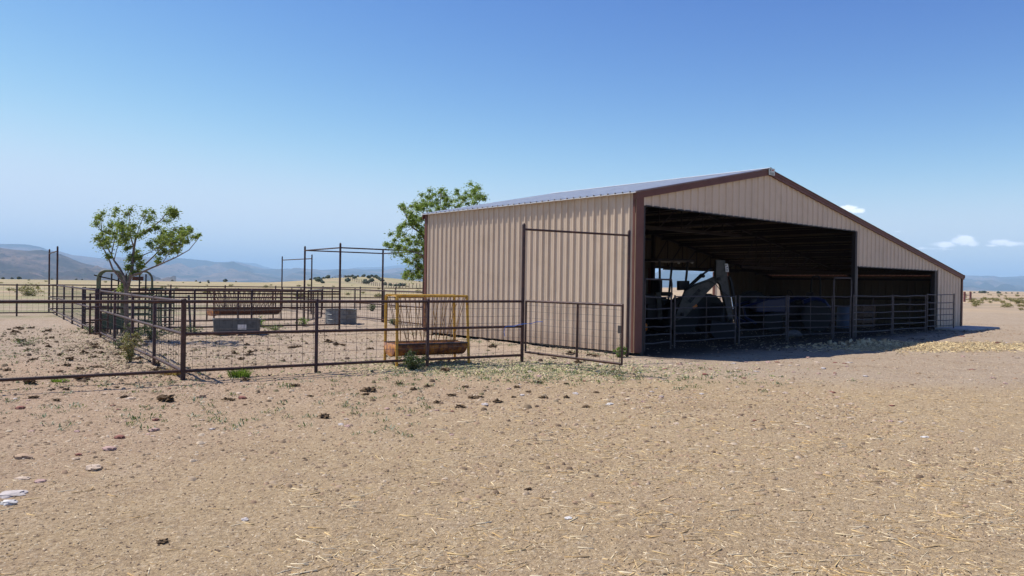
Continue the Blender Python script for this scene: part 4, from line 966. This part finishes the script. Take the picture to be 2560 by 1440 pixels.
bush(at(300, 872), .35, .25, M_BUSH, 'small dark weed under the left fence rail', 350, .035)
bush(at(330, 862), .5, .55, M_BUSH, 'leafy green shoots around the foot of the small tree', 900, .05)
bush(at(380, 850), .7, .45, M_BUSH, 'dark green weeds between the small tree and the middle fence', 900, .05)
bush(at(648, 818), .55, .36, M_GRASS, 'bright green weeds against the right end of the grey trough', 700, .05)
bush(at(470, 838), .9, .25, M_BUSH, 'green weeds left of the grey trough', 600, .05)
bush(at(690, 826), .8, .2, M_GRASS, 'low green weeds under the middle fence', 500, .045)
bush(at(758, 815), .5, .3, M_GRASS, 'pale green weed under the overhead frame', 500, .045)
bush(at(930, 778), .55, .5, M_BUSH, 'green shrub beyond the overhead frame', 700, .06)
bush(at(984, 812), .5, .25, M_BUSH, 'small grey-green shrub between the feeder and the barn corner', 400, .05)
bush(at(1548, 893), .3, .32, M_GRASS, 'fresh green weed at the foot of the barn wall by the open gate', 500, .045)
bush(at(1185, 835), .6, .16, M_BUSH, 'low weeds along the foot of the barn side wall', 400, .04)
# green grass tuft by the near rail, made of blades
def tuft(p, w_, h, n, label, m=M_GRASS, group=None, name='grass_tuft', cat='grass tuft'):
    rr = random.Random(int(p.y * 1000)); V = []
    for _ in range(n):
        a = rr.uniform(0, 2 * math.pi); k = rr.random() ** .6; b = Vector((math.cos(a) * w_ / 2 * k * .8, math.sin(a) * w_ / 2 * k * .5, -.01))
        d = Vector((math.cos(a) * k * .5 + rr.uniform(-.2, .2), math.sin(a) * k * .5 + rr.uniform(-.2, .2), 1)).normalized() * h * rr.uniform(.5, 1.1)
        s = Vector((-d.y, d.x, 0)) if abs(d.x) + abs(d.y) > .001 else Vector((1, 0, 0)); s = s.normalized() * .004
        s.rotate(Euler((0, 0, rr.uniform(-1, 1)))); tip = b + d + Vector((d.x, d.y, -.2 * abs(d.x))) * .4
        V += [b - s, b + s, b + d * .6 + s * .8, b + d * .6 - s * .8, b + d * .6 - s * .8, b + d * .6 + s * .8, tip + s * .1, tip - s * .1]
    o = fast_mesh(name, V, np.arange(len(V)).reshape(-1, 4), m); o.location = (p.x, p.y, gz(p.x, p.y)); return tag(o, label, cat, group)
tuft(at(599, 943), .42, .17, 480, 'bright green grass tuft in front of the near fence rail')
tuft(at(432, 938), .5, .12, 420, 'dry orange-brown grass tuft at the foot of the near corner post', leafmat('dead_grass', (.34, .17, .06), (.45, .27, .11)))
tuft(at(150, 955), .3, .08, 260, 'small pale green tuft below the left rail')
bush(at(70, 862), .9, .16, M_BUSH, 'low sparse green weeds inside the bare left pen', 420, .035)
# far vegetation
def juniper_proto(seed, w_, h):
    rr = random.Random(seed); t = thing('juniper_tree', (0, 0, 0)); MB().path([(0, 0, -.3), (.1, 0, h * .4)], .14, 6).build('trunk', M_BARK, t)
    bm = bmesh.new()
    for _ in range(9):
        a = rr.uniform(0, 6.28); k = rr.uniform(0, .6) * w_ / 2; b2 = lump(rr.random() * 50, 2, (w_ * .28, w_ * .28, h * .32), .5, 2.5)
        me = bpy.data.meshes.new('tmp'); b2.to_mesh(me); b2.free(); me.transform(Matrix.Translation((math.cos(a) * k, math.sin(a) * k, h * rr.uniform(.32, .7)))); bm.from_mesh(me); bpy.data.meshes.remove(me)
    for v in bm.verts: v.co += Vector((rr.uniform(-1, 1), rr.uniform(-1, 1), rr.uniform(-1, 1))) * w_ * .035
    me = bpy.data.meshes.new('crown'); bm.to_mesh(me); bm.free(); me.materials.append(M_JUN); o = bpy.data.objects.new('crown', me); C.objects.link(o); o.parent = t; return t
jp = [juniper_proto(1, 4.2, 2.6), juniper_proto(2, 3.6, 2.4)]; used = [False, False]
def juniper(px, Y, s, label, grp, i):
    X = atY(px, 720, Y).x
    o = copy_tree(jp[i]) if used[i] else jp[i]; used[i] = True
    o.location = (X, Y, gz(X, Y)); o.scale = (s, s, s); o.rotation_euler = (0, 0, rnd.uniform(0, 6)); tag(o, label, 'juniper tree', grp)
G1 = 'junipers dotted over the low rise'; L1 = 'dark round juniper on the low tan rise between the overhead posts'
for i, (px, Y, s) in enumerate([(787, 300, .8), (808, 330, 1), (821, 300, 1.2), (832, 345, .9), (838, 350, .9), (797, 255, 1.4), (863, 320, .8), (869, 260, 1.2), (871, 330, .9), (880, 330, 1), (887, 290, 1), (893, 340, .9), (910, 320, 1), (915, 250, 1.3), (922, 300, 1.1), (929, 330, .9), (930, 270, 1.2), (937, 310, 1), (943, 300, 1.0), (905, 345, .8), (948, 290, .9), (955, 280, 1), (805, 240, .8), (775, 290, .6)]):
    juniper(px, Y, s * .5, L1, G1, i % 2)
G2 = 'scrub trees along the edge of the plain'
for i, (px, Y, s) in enumerate([(8, 360, 1.0), (30, 370, .9), (48, 360, 1.4), (130, 380, .7), (190, 380, .8), (205, 372, .6), (430, 420, .9), (490, 410, .8), (520, 380, .9), (563, 360, 1.5), (590, 400, .6), (500, 250, .5), (521, 240, .5), (940, 330, 1), (975, 235, .9), (962, 240, 1), (990, 228, .8), (1000, 225, 1.1), (1010, 235, .9), (2450, 420, 1.2), (2462, 400, 1.3), (2455, 400, 1.2), (2470, 430, .7), (2497, 380, 1.2), (2515, 420, .7), (2426, 450, .9), (2545, 430, .8), (2436, 440, .8), (2530, 460, .7), (1710, 300, 1.2), (1755, 320, 1)]):
    juniper(px, Y, s * .42, 'dark scrub tree far off along the edge of the plain', G2, i % 2)
# sage clumps on the right-hand plain and beyond the pens
def sage(px, py, s, label=None, group=None):
    p = at(px, py); return p, s
sg_me = None
def sage_proto():
    rr = random.Random(4); V, Fq = leaf_cloud([(Vector((rr.uniform(-.25, .25), rr.uniform(-.25, .25), rr.uniform(.1, .3))), .14) for _ in range(14)], 26, .12, rr, 3, -.4)
    me = fast_mesh('sage_clump', V, Fq, M_DRYB); return me
sp = sage_proto(); first = True
def put_sage(x, y, s, label, grp):
    global first
    o = sp if first else sp.copy()
    if not first: C.objects.link(o)
    first = False
    o.location = (x, y, gz(x, y)); o.scale = (s, s, s * rnd.uniform(.7, 1)); o.rotation_euler = (0, 0, rnd.uniform(0, 6)); tag(o, label, 'weed clump', grp)
for (px, py, s) in [(2441, 763, 1.0), (2550, 764, 1.5), (2546, 759, 1.1), (2512, 770, 1.0), (2477, 760, .7), (2554, 777, .5), (2455, 761, .5), (2418, 753, .6), (2487, 756, 1.4), (2520, 752, 1.2)]:
    p = at(px, py); put_sage(p.x, p.y, s * 1.2, 'dry yellow-brown weed clump on the bare ground right of the barn', 'dry clumps right of the barn')
rg = random.Random(21)
for _ in range(70):
    Y = rg.uniform(60, 260); px = rg.uniform(0, 1050) if rg.random() < .55 else rg.uniform(2410, 2560); X = atY(px, 720, Y).x
    put_sage(X, Y, rg.uniform(.7, 1.5), 'dry grass clump scattered on the far plain', 'dry clumps on the far plain')
bush(atY(72, 720, 62) * 1, 2.2, 1.0, M_DRYB, 'brown twiggy shrub alone on the plain left of the tall gateposts', 900, .16, stems=30)
# ------------------------------------------------------------------ far fences
ff = thing('wire_fence', (-18.9, 155, 0), 0, 'long wire fence on thin posts crossing the plain beyond the pens', 'fence')
line = [Vector((-13.5, 138, 0)), Vector((-42.7, 230, 0)), Vector((-112, 430, 0))]; acc = []
rf = random.Random(3)
for a, b in ((line[0], line[1]), (line[1], line[2])):
    L = (b - a).length; n = int(L / (4.2 if a is line[0] else 5.6))
    for i in range(n): acc.append(a.lerp(b, i / n))
for p in acc[:98]:
    z = gz(p.x, p.y); MB().path([(p.x, p.y, z - .2), (p.x + rf.uniform(-.12, .12), p.y, z + rf.uniform(1.1, 1.35))], .075, 5).build('post', M_WOOD, ff, True)
for h in (.4, .75, 1.1): MB().path([(p.x, p.y, gz(p.x, p.y) + h) for p in acc], .012, 3, False).build('wire', M_WIRE, ff, True)
ra, rb = at(2411, 756.5), at(2426, 754.5)
hb = thing('brace_posts', (ra.x, ra.y, 0), 0, 'two thick red-brown posts joined by a crossbar on the plain right of the barn', 'fence brace')
z_ = gz(ra.x, ra.y)
for p in (ra, rb): MB().path([(p.x, p.y, z_ - .2), (p.x, p.y, z_ + 1.3)], .13, 12).build('post', M_REDPOST, hb, True)
MB().tube((ra.x, ra.y, z_ + .85), (rb.x, rb.y, z_ + .85), .05, 8).build('crossbar', M_REDPOST, hb, True)
wr_ = MB()
for h in (.35, .7, 1.05): wr_.path([(ra.x, ra.y, z_ + h), (rb.x, rb.y, z_ + h), (rb.x + 40, rb.y + 45, z_ + h)], .012, 3, False)
wr_.build('wire', M_WIRE, hb, True)

# ------------------------------------------------------------------ stones, dung, litter
STC = {'pale': mat('stone_pale', (.56, .44, .33), .85, 0, (.44, .33, .24), 2.5, .04, 8, spec=.12), 'pink': mat('stone_pink', (.46, .31, .26), .85, 0, (.38, .25, .21), 2.5, .04, 8, spec=.12),
       'tan': mat('stone_tan', (.45, .32, .21), .85, 0, (.36, .25, .17), 2.5, .04, 8, spec=.12), 'grey': mat('stone_grey', (.52, .46, .42), .85, 0, (.42, .37, .33), 2.5, .04, 8, spec=.12),
       'white': mat('stone_white', (.64, .60, .55), .8, 0, (.52, .49, .45), 2.5, .04, 8, spec=.12), 'red': mat('stone_red', (.27, .12, .09), .85, 0, (.20, .09, .07), 2.5, .04, 8, spec=.12),
       'dung': mat('dry_dung', (.16, .11, .065), 1.0, 0, (.07, .045, .028), 6, .12, 12, spec=.05)}
STM = {k: [lump_mesh('stone_%s' % k, m, 2 + i + len(k), 3, ((1, .66, .30), (1, .78, .44), (1, .55, .20))[i], .6, 1.6, slab=.6) for i in range(3)] for k, m in STC.items() if k != 'dung'}
DUNG = [lump_mesh('dung', STC['dung'], 40 + i, 3, (1, .75, .45), 1.1, 2.6, False) for i in range(4)]
def put(me, px, py, wpx, rz, name, label, cat, group=None, sink=.3):
    p = at(px, py); s = wpx / F_PX * p.y / 2; o = bpy.data.objects.new(name, me); C.objects.link(o)
    zz = max(v.co.z for v in me.vertices) if 'h' not in me else me['h']; me['h'] = zz
    o.location = (p.x, p.y, gz(p.x, p.y) + s * zz * (1 - 2 * sink) * .9); o.scale = (s, s, s); o.rotation_euler = (rnd.uniform(-.05, .28), rnd.uniform(-.12, .12), rz)
    return tag(o, label, cat, group)
for (px, py, wp, kind, var, rz, lab) in [
    (57, 1146, 42, 'tan', 0, .25, 'tan elongated stone second from the left edge, above the long grey one'), (235, 1174, 38, 'pale', 1, .05, 'pale blocky stone lying on the dirt at left'),
    (272, 1125, 34, 'pink', 0, .1, 'flat pinkish stone beside grey weeds'), (28, 1238, 64, 'grey', 2, .18, 'long smooth grey stone at the left edge of the photo'),
    (22, 1261, 34, 'white', 1, .4, 'whitish broken stone just below the long grey one'), (101, 1204, 26, 'pink', 0, .6, 'tilted pinkish stone right of a thin flat one'),
    (56, 1198, 32, 'pale', 2, .2, 'thin flat pale stone above the long grey one'), (298, 1097, 26, 'red', 1, 0, 'reddish stone next to a green sprig'), (383, 1077, 30, 'pink', 0, 0, 'pink stone below a small red upright one'),
    (389, 1051, 18, 'red', 1, 0, 'small upright reddish stone above a pink one'), (50, 1022, 22, 'red', 1, .3, 'maroon stone near the left edge under the fence shadow'), (502, 993, 24, 'tan', 1, 0, 'rounded tan stone between two clods'),
    (606, 997, 20, 'red', 1, .2, 'smooth red-brown stone right of the rounded tan one'), (612, 1301, 18, 'grey', 1, .3, 'small blue-grey stone alone on bare soil'), (1421, 1297, 20, 'white', 0, 0, 'small white stone low in the middle foreground'),
    (1525, 1012, 16, 'white', 1, 0, 'small white oval stone below the open gate'), (1212, 1014, 18, 'grey', 1, 0, 'round grey pebble in the middle ground'), (1763, 937, 14, 'red', 1, 0, 'dark red stone in front of the barn shadow'),
    (2312, 1093, 20, 'white', 2, 0, 'flat white stone in the straw at right'), (1531, 957, 14, 'tan', 1, 0, 'round tan stone below the gate end'), (188, 1147, 22, 'pale', 2, 0, 'pale flat stone resting by a dark red one'),
    (196, 1139, 18, 'red', 0, 0, 'dark red stone behind a pale flat one'), (325, 997, 26, 'pale', 2, 0, 'flat white-ish stone slab beside a dark clod'), (1325, 1175 - 2, 0.1, 'tan', 0, 0, None)]:
    if lab: put(STM[kind][var], px, py, wp, rz, 'stone', lab, 'stone')
rs = random.Random(11)
def scatter(n, fpos, fsz, kinds, name, label, cat, group):
    for _ in range(n):
        px, py = fpos(); me = rs.choice(STM[rs.choice(kinds)]) if kinds else rs.choice(DUNG)
        put(me, px, py, fsz(), rs.uniform(-.6, .6), name, label, cat, group, .38)
def pos_stone():
    while True:
        r = rs.random()
        if r < .5: px, py = rs.uniform(1250, 2150), 906 + rs.random() ** 1.5 * 90
        elif r < .75: px, py = rs.uniform(0, 1200), rs.uniform(955, 1090)
        elif r < .9: px, py = rs.uniform(1900, 2560), rs.uniform(840, 960)
        else: px, py = rs.uniform(0, 2560), rs.uniform(960, 1090)
        if py > 908 - .12 * max(0, px - 1820): return px, py
scatter(230, pos_stone, lambda: rs.uniform(6, 15), ['pale', 'pink', 'tan', 'grey', 'pale', 'pink', 'red'], 'stone', 'small loose stone lying on the open dirt yard', 'stone', 'small stones scattered over the yard')
for (px, py, wp, lab) in [(922, 980, 30, 'large dark dung clod alone left of the middle'), (417, 1003, 44, 'broad broken dung clod with grass in it at left'), (205, 950, 28, 'dark dung clod just under the lower rail at left'), (76, 959, 28, 'flaky brown dung clod near the left edge under the rail'),
                      (141, 1003, 16, 'small square dung lump at left'), (84, 996, 20, 'ragged dung lump left of a small square one'), (810, 1045, 28, 'flat dung pat in the middle left ground'), (1113, 928, 24, 'dung clod between the dark bush and the gate'), (1445, 908, 18, 'round dung lump under the open gate'),
                      (1293, 971, 16, 'dung lump below the green hay spill'), (1200, 993, 16, 'small dung crumb heap in the middle'), (1321, 1224, 14, 'black dung crumb in the foreground straw'), (407, 1357, 26, 'broken clod near the bottom edge at left'), (244, 918, 22, 'dark clod inside the left pen by the rail')]:
    put(rs.choice(DUNG), px, py, wp, rs.uniform(-1, 1), 'dung_clod', lab, 'dung')
def pos_dung():
    r = rs.random()
    if r < .55: return rs.uniform(0, 430), 815 + rs.random() * 120
    if r < .75: return rs.uniform(480, 1500), rs.uniform(850, 900)
    return rs.uniform(0, 1500), rs.uniform(950, 1020)
scatter(110, pos_dung, lambda: rs.uniform(9, 22), None, 'dung_clod', 'dark dried dung clod scattered over the bare ground', 'dung', 'dung clods scattered about the pens')

def shards(name, N, fn, m, kind='box'):
    """many little bits as one mesh; fn(i) -> (x, y, length, width, height, angle, tilt)"""
    V = np.empty((N, 8, 3), np.float32); uv = []
    for i in range(N):
        x, y, l, wd, h, a, tl_ = fn(i); z = gz(x, y); ca, sa = math.cos(a), math.sin(a)
        k = 0
        for ex in (-1, 1):
            for ey in (-1, 1):
                for ez in (0, 1):
                    s = .6 if (ez and kind == 'peb') else 1
                    lx, ly = ex * l / 2 * s, ey * wd / 2 * s
                    V[i, k] = (x + ca * lx - sa * ly, y + sa * lx + ca * ly, z - .15 * h + ez * h + tl_ * ex * l / 2); k += 1
    f = np.array([(0, 1, 3, 2), (4, 6, 7, 5), (0, 4, 5, 1), (2, 3, 7, 6), (1, 5, 7, 3)])
    Fq = (f[None] + (np.arange(N) * 8)[:, None, None]).reshape(-1, 4)
    return tag(fast_mesh(name, V.reshape(-1, 3), Fq, m), kind='stuff')
def rand_mat(name, cols, scale=9.0):
    m = bpy.data.materials.new(name); m.use_nodes = True; w = NT(m.node_tree); b = w.n['Principled BSDF']; b.inputs['Roughness'].default_value = .8; b.inputs['Specular IOR Level'].default_value = .15
    g = w.new('ShaderNodeNewGeometry'); r = w.new('ShaderNodeValToRGB'); r.color_ramp.interpolation = 'CONSTANT'
    while len(r.color_ramp.elements) < len(cols): r.color_ramp.elements.new(.5)
    for i, c in enumerate(cols): r.color_ramp.elements[i].position = i / len(cols); r.color_ramp.elements[i].color = (*c, 1)
    w.l.new(g.outputs['Random Per Island'], r.inputs[0]); w.l.new(r.outputs[0], b.inputs['Base Color']); return m
M_STRAW = rand_mat('straw', [(.64, .46, .22), (.70, .56, .34), (.54, .36, .16), (.74, .62, .42), (.46, .31, .15), (.62, .45, .23)])
M_CHAFF = rand_mat('chaff', [(.44, .32, .19), (.50, .38, .24), (.20, .14, .09), (.38, .27, .16), (.13, .09, .06), (.58, .46, .30), (.30, .22, .14)])
M_PEB = rand_mat('pebbles', [(.36, .27, .18), (.33, .22, .14), (.48, .38, .27), (.27, .19, .12), (.38, .27, .18), (.16, .11, .07), (.30, .21, .13)])
M_HAY = rand_mat('green_hay', [(.50, .44, .24), (.58, .50, .30), (.40, .40, .19), (.64, .54, .34), (.28, .31, .12), (.34, .27, .15)])
rr = random.Random(77)
def straw_pos():
    while True:
        Y = 3.2 + 12.5 * rr.random() ** 1.15; px = rr.uniform(-60, 2620); X = (px - 1280) / F_PX * Y
        d = .10 + .9 * sstep(-2.2, 1.2, X + .25 * (8 - Y)) * sstep(15.5, 9, Y)
        d *= max(.10, .42 + 1.4 * noise.noise(Vector((X * .7, Y * 1.1, 9))) + .6 * noise.noise(Vector((X * 2.2, Y * 3, 2))))
        if px < 1100 and Y > 7.5: d *= .15
        if rr.random() < d: return X, Y
def f_straw(i):
    x, y = straw_pos(); L = rr.choice((.03, .04, .05, .07, .09, .14)) * rr.uniform(.7, 1.3); wd = rr.uniform(.0018, .0046)
    return x, y, L, wd, wd * .8, rr.gauss(0, .8) if rr.random() < .6 else rr.uniform(0, 3.14), rr.uniform(-.12, .12)
shards('straw_litter', 10500, f_straw, M_STRAW)
def f_long(i):
    while True:
        Y = 3.4 + 8.5 * rr.random(); X = rr.uniform(-.7, .7) * Y
        if rr.random() < .25 + .75 * sstep(-2.5, 1.5, X) and (X > -1 or Y < 6.5): break
    return X, Y, rr.uniform(.07, .17), rr.uniform(.0045, .008), rr.uniform(.004, .007), rr.gauss(0, .7), rr.uniform(-.06, .06)
shards('long_straw', 620, f_long, M_STRAW)
def f_chaff(i):
    Y = 3.2 + 14 * rr.random() ** 1.3; X = rr.uniform(-.71, .71) * Y; L = rr.uniform(.008, .028)
    return X, Y, L, rr.uniform(.004, .012), rr.uniform(.002, .007), rr.uniform(0, 3.14), rr.uniform(-.2, .2)
shards('chaff_litter', 34000, f_chaff, M_CHAFF, 'peb')
def f_peb(i):
    while True:
        r = rr.random()
        if r < .44: X, Y = rr.uniform(0, 24), rr.uniform(11.5, 34)
        elif r < .70: X, Y = rr.uniform(-14, 2), rr.uniform(9, 26)
        else: X, Y = rr.uniform(-9, 5), 5.5 + 6.5 * rr.random() ** .7
        if abs(X / Y) < .72 and rr.random() < .35 + .9 * max(0, noise.noise(Vector((X * .6, Y * .6, 4))) + .4): break
    L = rr.uniform(.010, .045) * (1 if rr.random() < .88 else 1.7)
    return X, Y, L, L * rr.uniform(.5, .9), L * rr.uniform(.15, .4), rr.uniform(0, 3.14), rr.uniform(-.15, .15)
shards('gravel', 20000, f_peb, M_PEB, 'peb')
def f_hay(i):
    while True:
        X, Y = rr.gauss(-.2, 1.9), rr.gauss(14.7, .95)
        if Y > 12 and not (X > 2.4 and Y > 16.5): break
    L = rr.uniform(.02, .07); return X, Y, L, rr.uniform(.004, .01), rr.uniform(.004, .02), rr.uniform(0, 3.14), rr.uniform(-.3, .3)
shards('spilt_hay', 6500, f_hay, M_HAY)
def f_pen(i):
    X0, Y0 = rr.uniform(-15, -3.5), rr.uniform(11.5, 24); L = rr.uniform(.010, .038) * (1 if rr.random() < .94 else 2.0)
    if rr.random() < .3: s = rr.uniform(0, 9); X0, Y0 = CORN[0] + D2.x * s + rr.gauss(-.3, .5), CORN[1] + D2.y * s + rr.gauss(-.2, .4)
    return X0, Y0, L, L * rr.uniform(.2, .8), L * rr.uniform(.2, .6), rr.uniform(0, 3.14), rr.uniform(-.2, .2)
shards('manure_litter', 15000, f_pen, rand_mat('manure', [(.38, .30, .19), (.50, .41, .27), (.14, .095, .06), (.30, .22, .14), (.09, .06, .04), (.30, .28, .14), (.18, .13, .08)]), 'peb')
def f_clod(i):
    if rr.random() < .72: X0, Y0 = rr.uniform(-15, -5.5), rr.uniform(11, 24)
    else: X0, Y0 = rr.uniform(-8, 2), rr.uniform(9.5, 22)
    L = rr.choice((.02, .03, .04, .05, .09)) * rr.uniform(.6, 1.3)
    return X0, Y0, L, L * rr.uniform(.5, .9), L * rr.uniform(.3, .6), rr.uniform(0, 3.14), rr.uniform(-.2, .2)
shards('broken_clods', 1500, f_clod, rand_mat('clods', [(.13, .09, .055), (.20, .145, .09), (.09, .06, .04), (.26, .20, .13), (.16, .13, .07)]), 'peb')
# straw heap in front of the lean-to
hc = at(2290, 868)
def heap_h(x, y): return .22 * math.exp(-((x - hc.x + 1.2) / 1.3) ** 2 - ((y - hc.y - .8) / .6) ** 2) 
def f_heap(i):
    x = hc.x + .6 + rr.gauss(0, 1.6); y = hc.y - .35 + rr.gauss(0, .6) + .12 * (x - hc.x); L = rr.uniform(.05, .2); return x, y, L, rr.uniform(.004, .009), rr.uniform(.006, .02) + heap_h(x, y) * rr.random(), rr.uniform(0, 3.14), rr.uniform(-.4, .4)
shards('straw_heap', 6500, f_heap, rand_mat('heap_straw', [(.60, .47, .26), (.70, .57, .33), (.48, .35, .19), (.36, .26, .15)]))
# loose bedding in the shade before the panels
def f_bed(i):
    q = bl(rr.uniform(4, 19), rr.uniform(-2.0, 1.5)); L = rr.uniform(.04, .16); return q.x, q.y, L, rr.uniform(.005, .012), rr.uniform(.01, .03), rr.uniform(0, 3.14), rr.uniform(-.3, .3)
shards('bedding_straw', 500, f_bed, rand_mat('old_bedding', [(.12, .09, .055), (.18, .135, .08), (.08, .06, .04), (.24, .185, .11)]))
# sprouting weeds: sparse tiny plants as ground cover
def sprigs():
    V = []
    for _ in range(700):
        r = rr.random()
        if r < .3: X, Y = rr.gauss(1.0, 1.8), rr.gauss(13.6, .9)
        elif r < .6: X, Y = rr.uniform(-9, -1), rr.uniform(8, 12.5)
        elif r < .75: 
            s = rr.uniform(0, 8.6); q = bl(0, s); X, Y = q.x - .2 - rr.random() * .5, q.y - .2 - rr.random() * .4
        else: X, Y = rr.uniform(-16, -5), rr.uniform(13, 30)
        z = gz(X, Y); S = rr.uniform(.02, .06)
        for _k in range(12):
            a = rr.uniform(0, 6.28); d = Vector((math.cos(a), math.sin(a), rr.uniform(.3, 1.2))) * S; n = Vector((-math.sin(a), math.cos(a), 0)) * S * .16; b = Vector((X + rr.gauss(0, S), Y + rr.gauss(0, S), z))
            V += [b - n * .4, b + d * .6 - n, b + d, b + d * .6 + n]
    tag(fast_mesh('weed_sprigs', V, np.arange(len(V)).reshape(-1, 4), M_BUSH), kind='stuff')
sprigs()
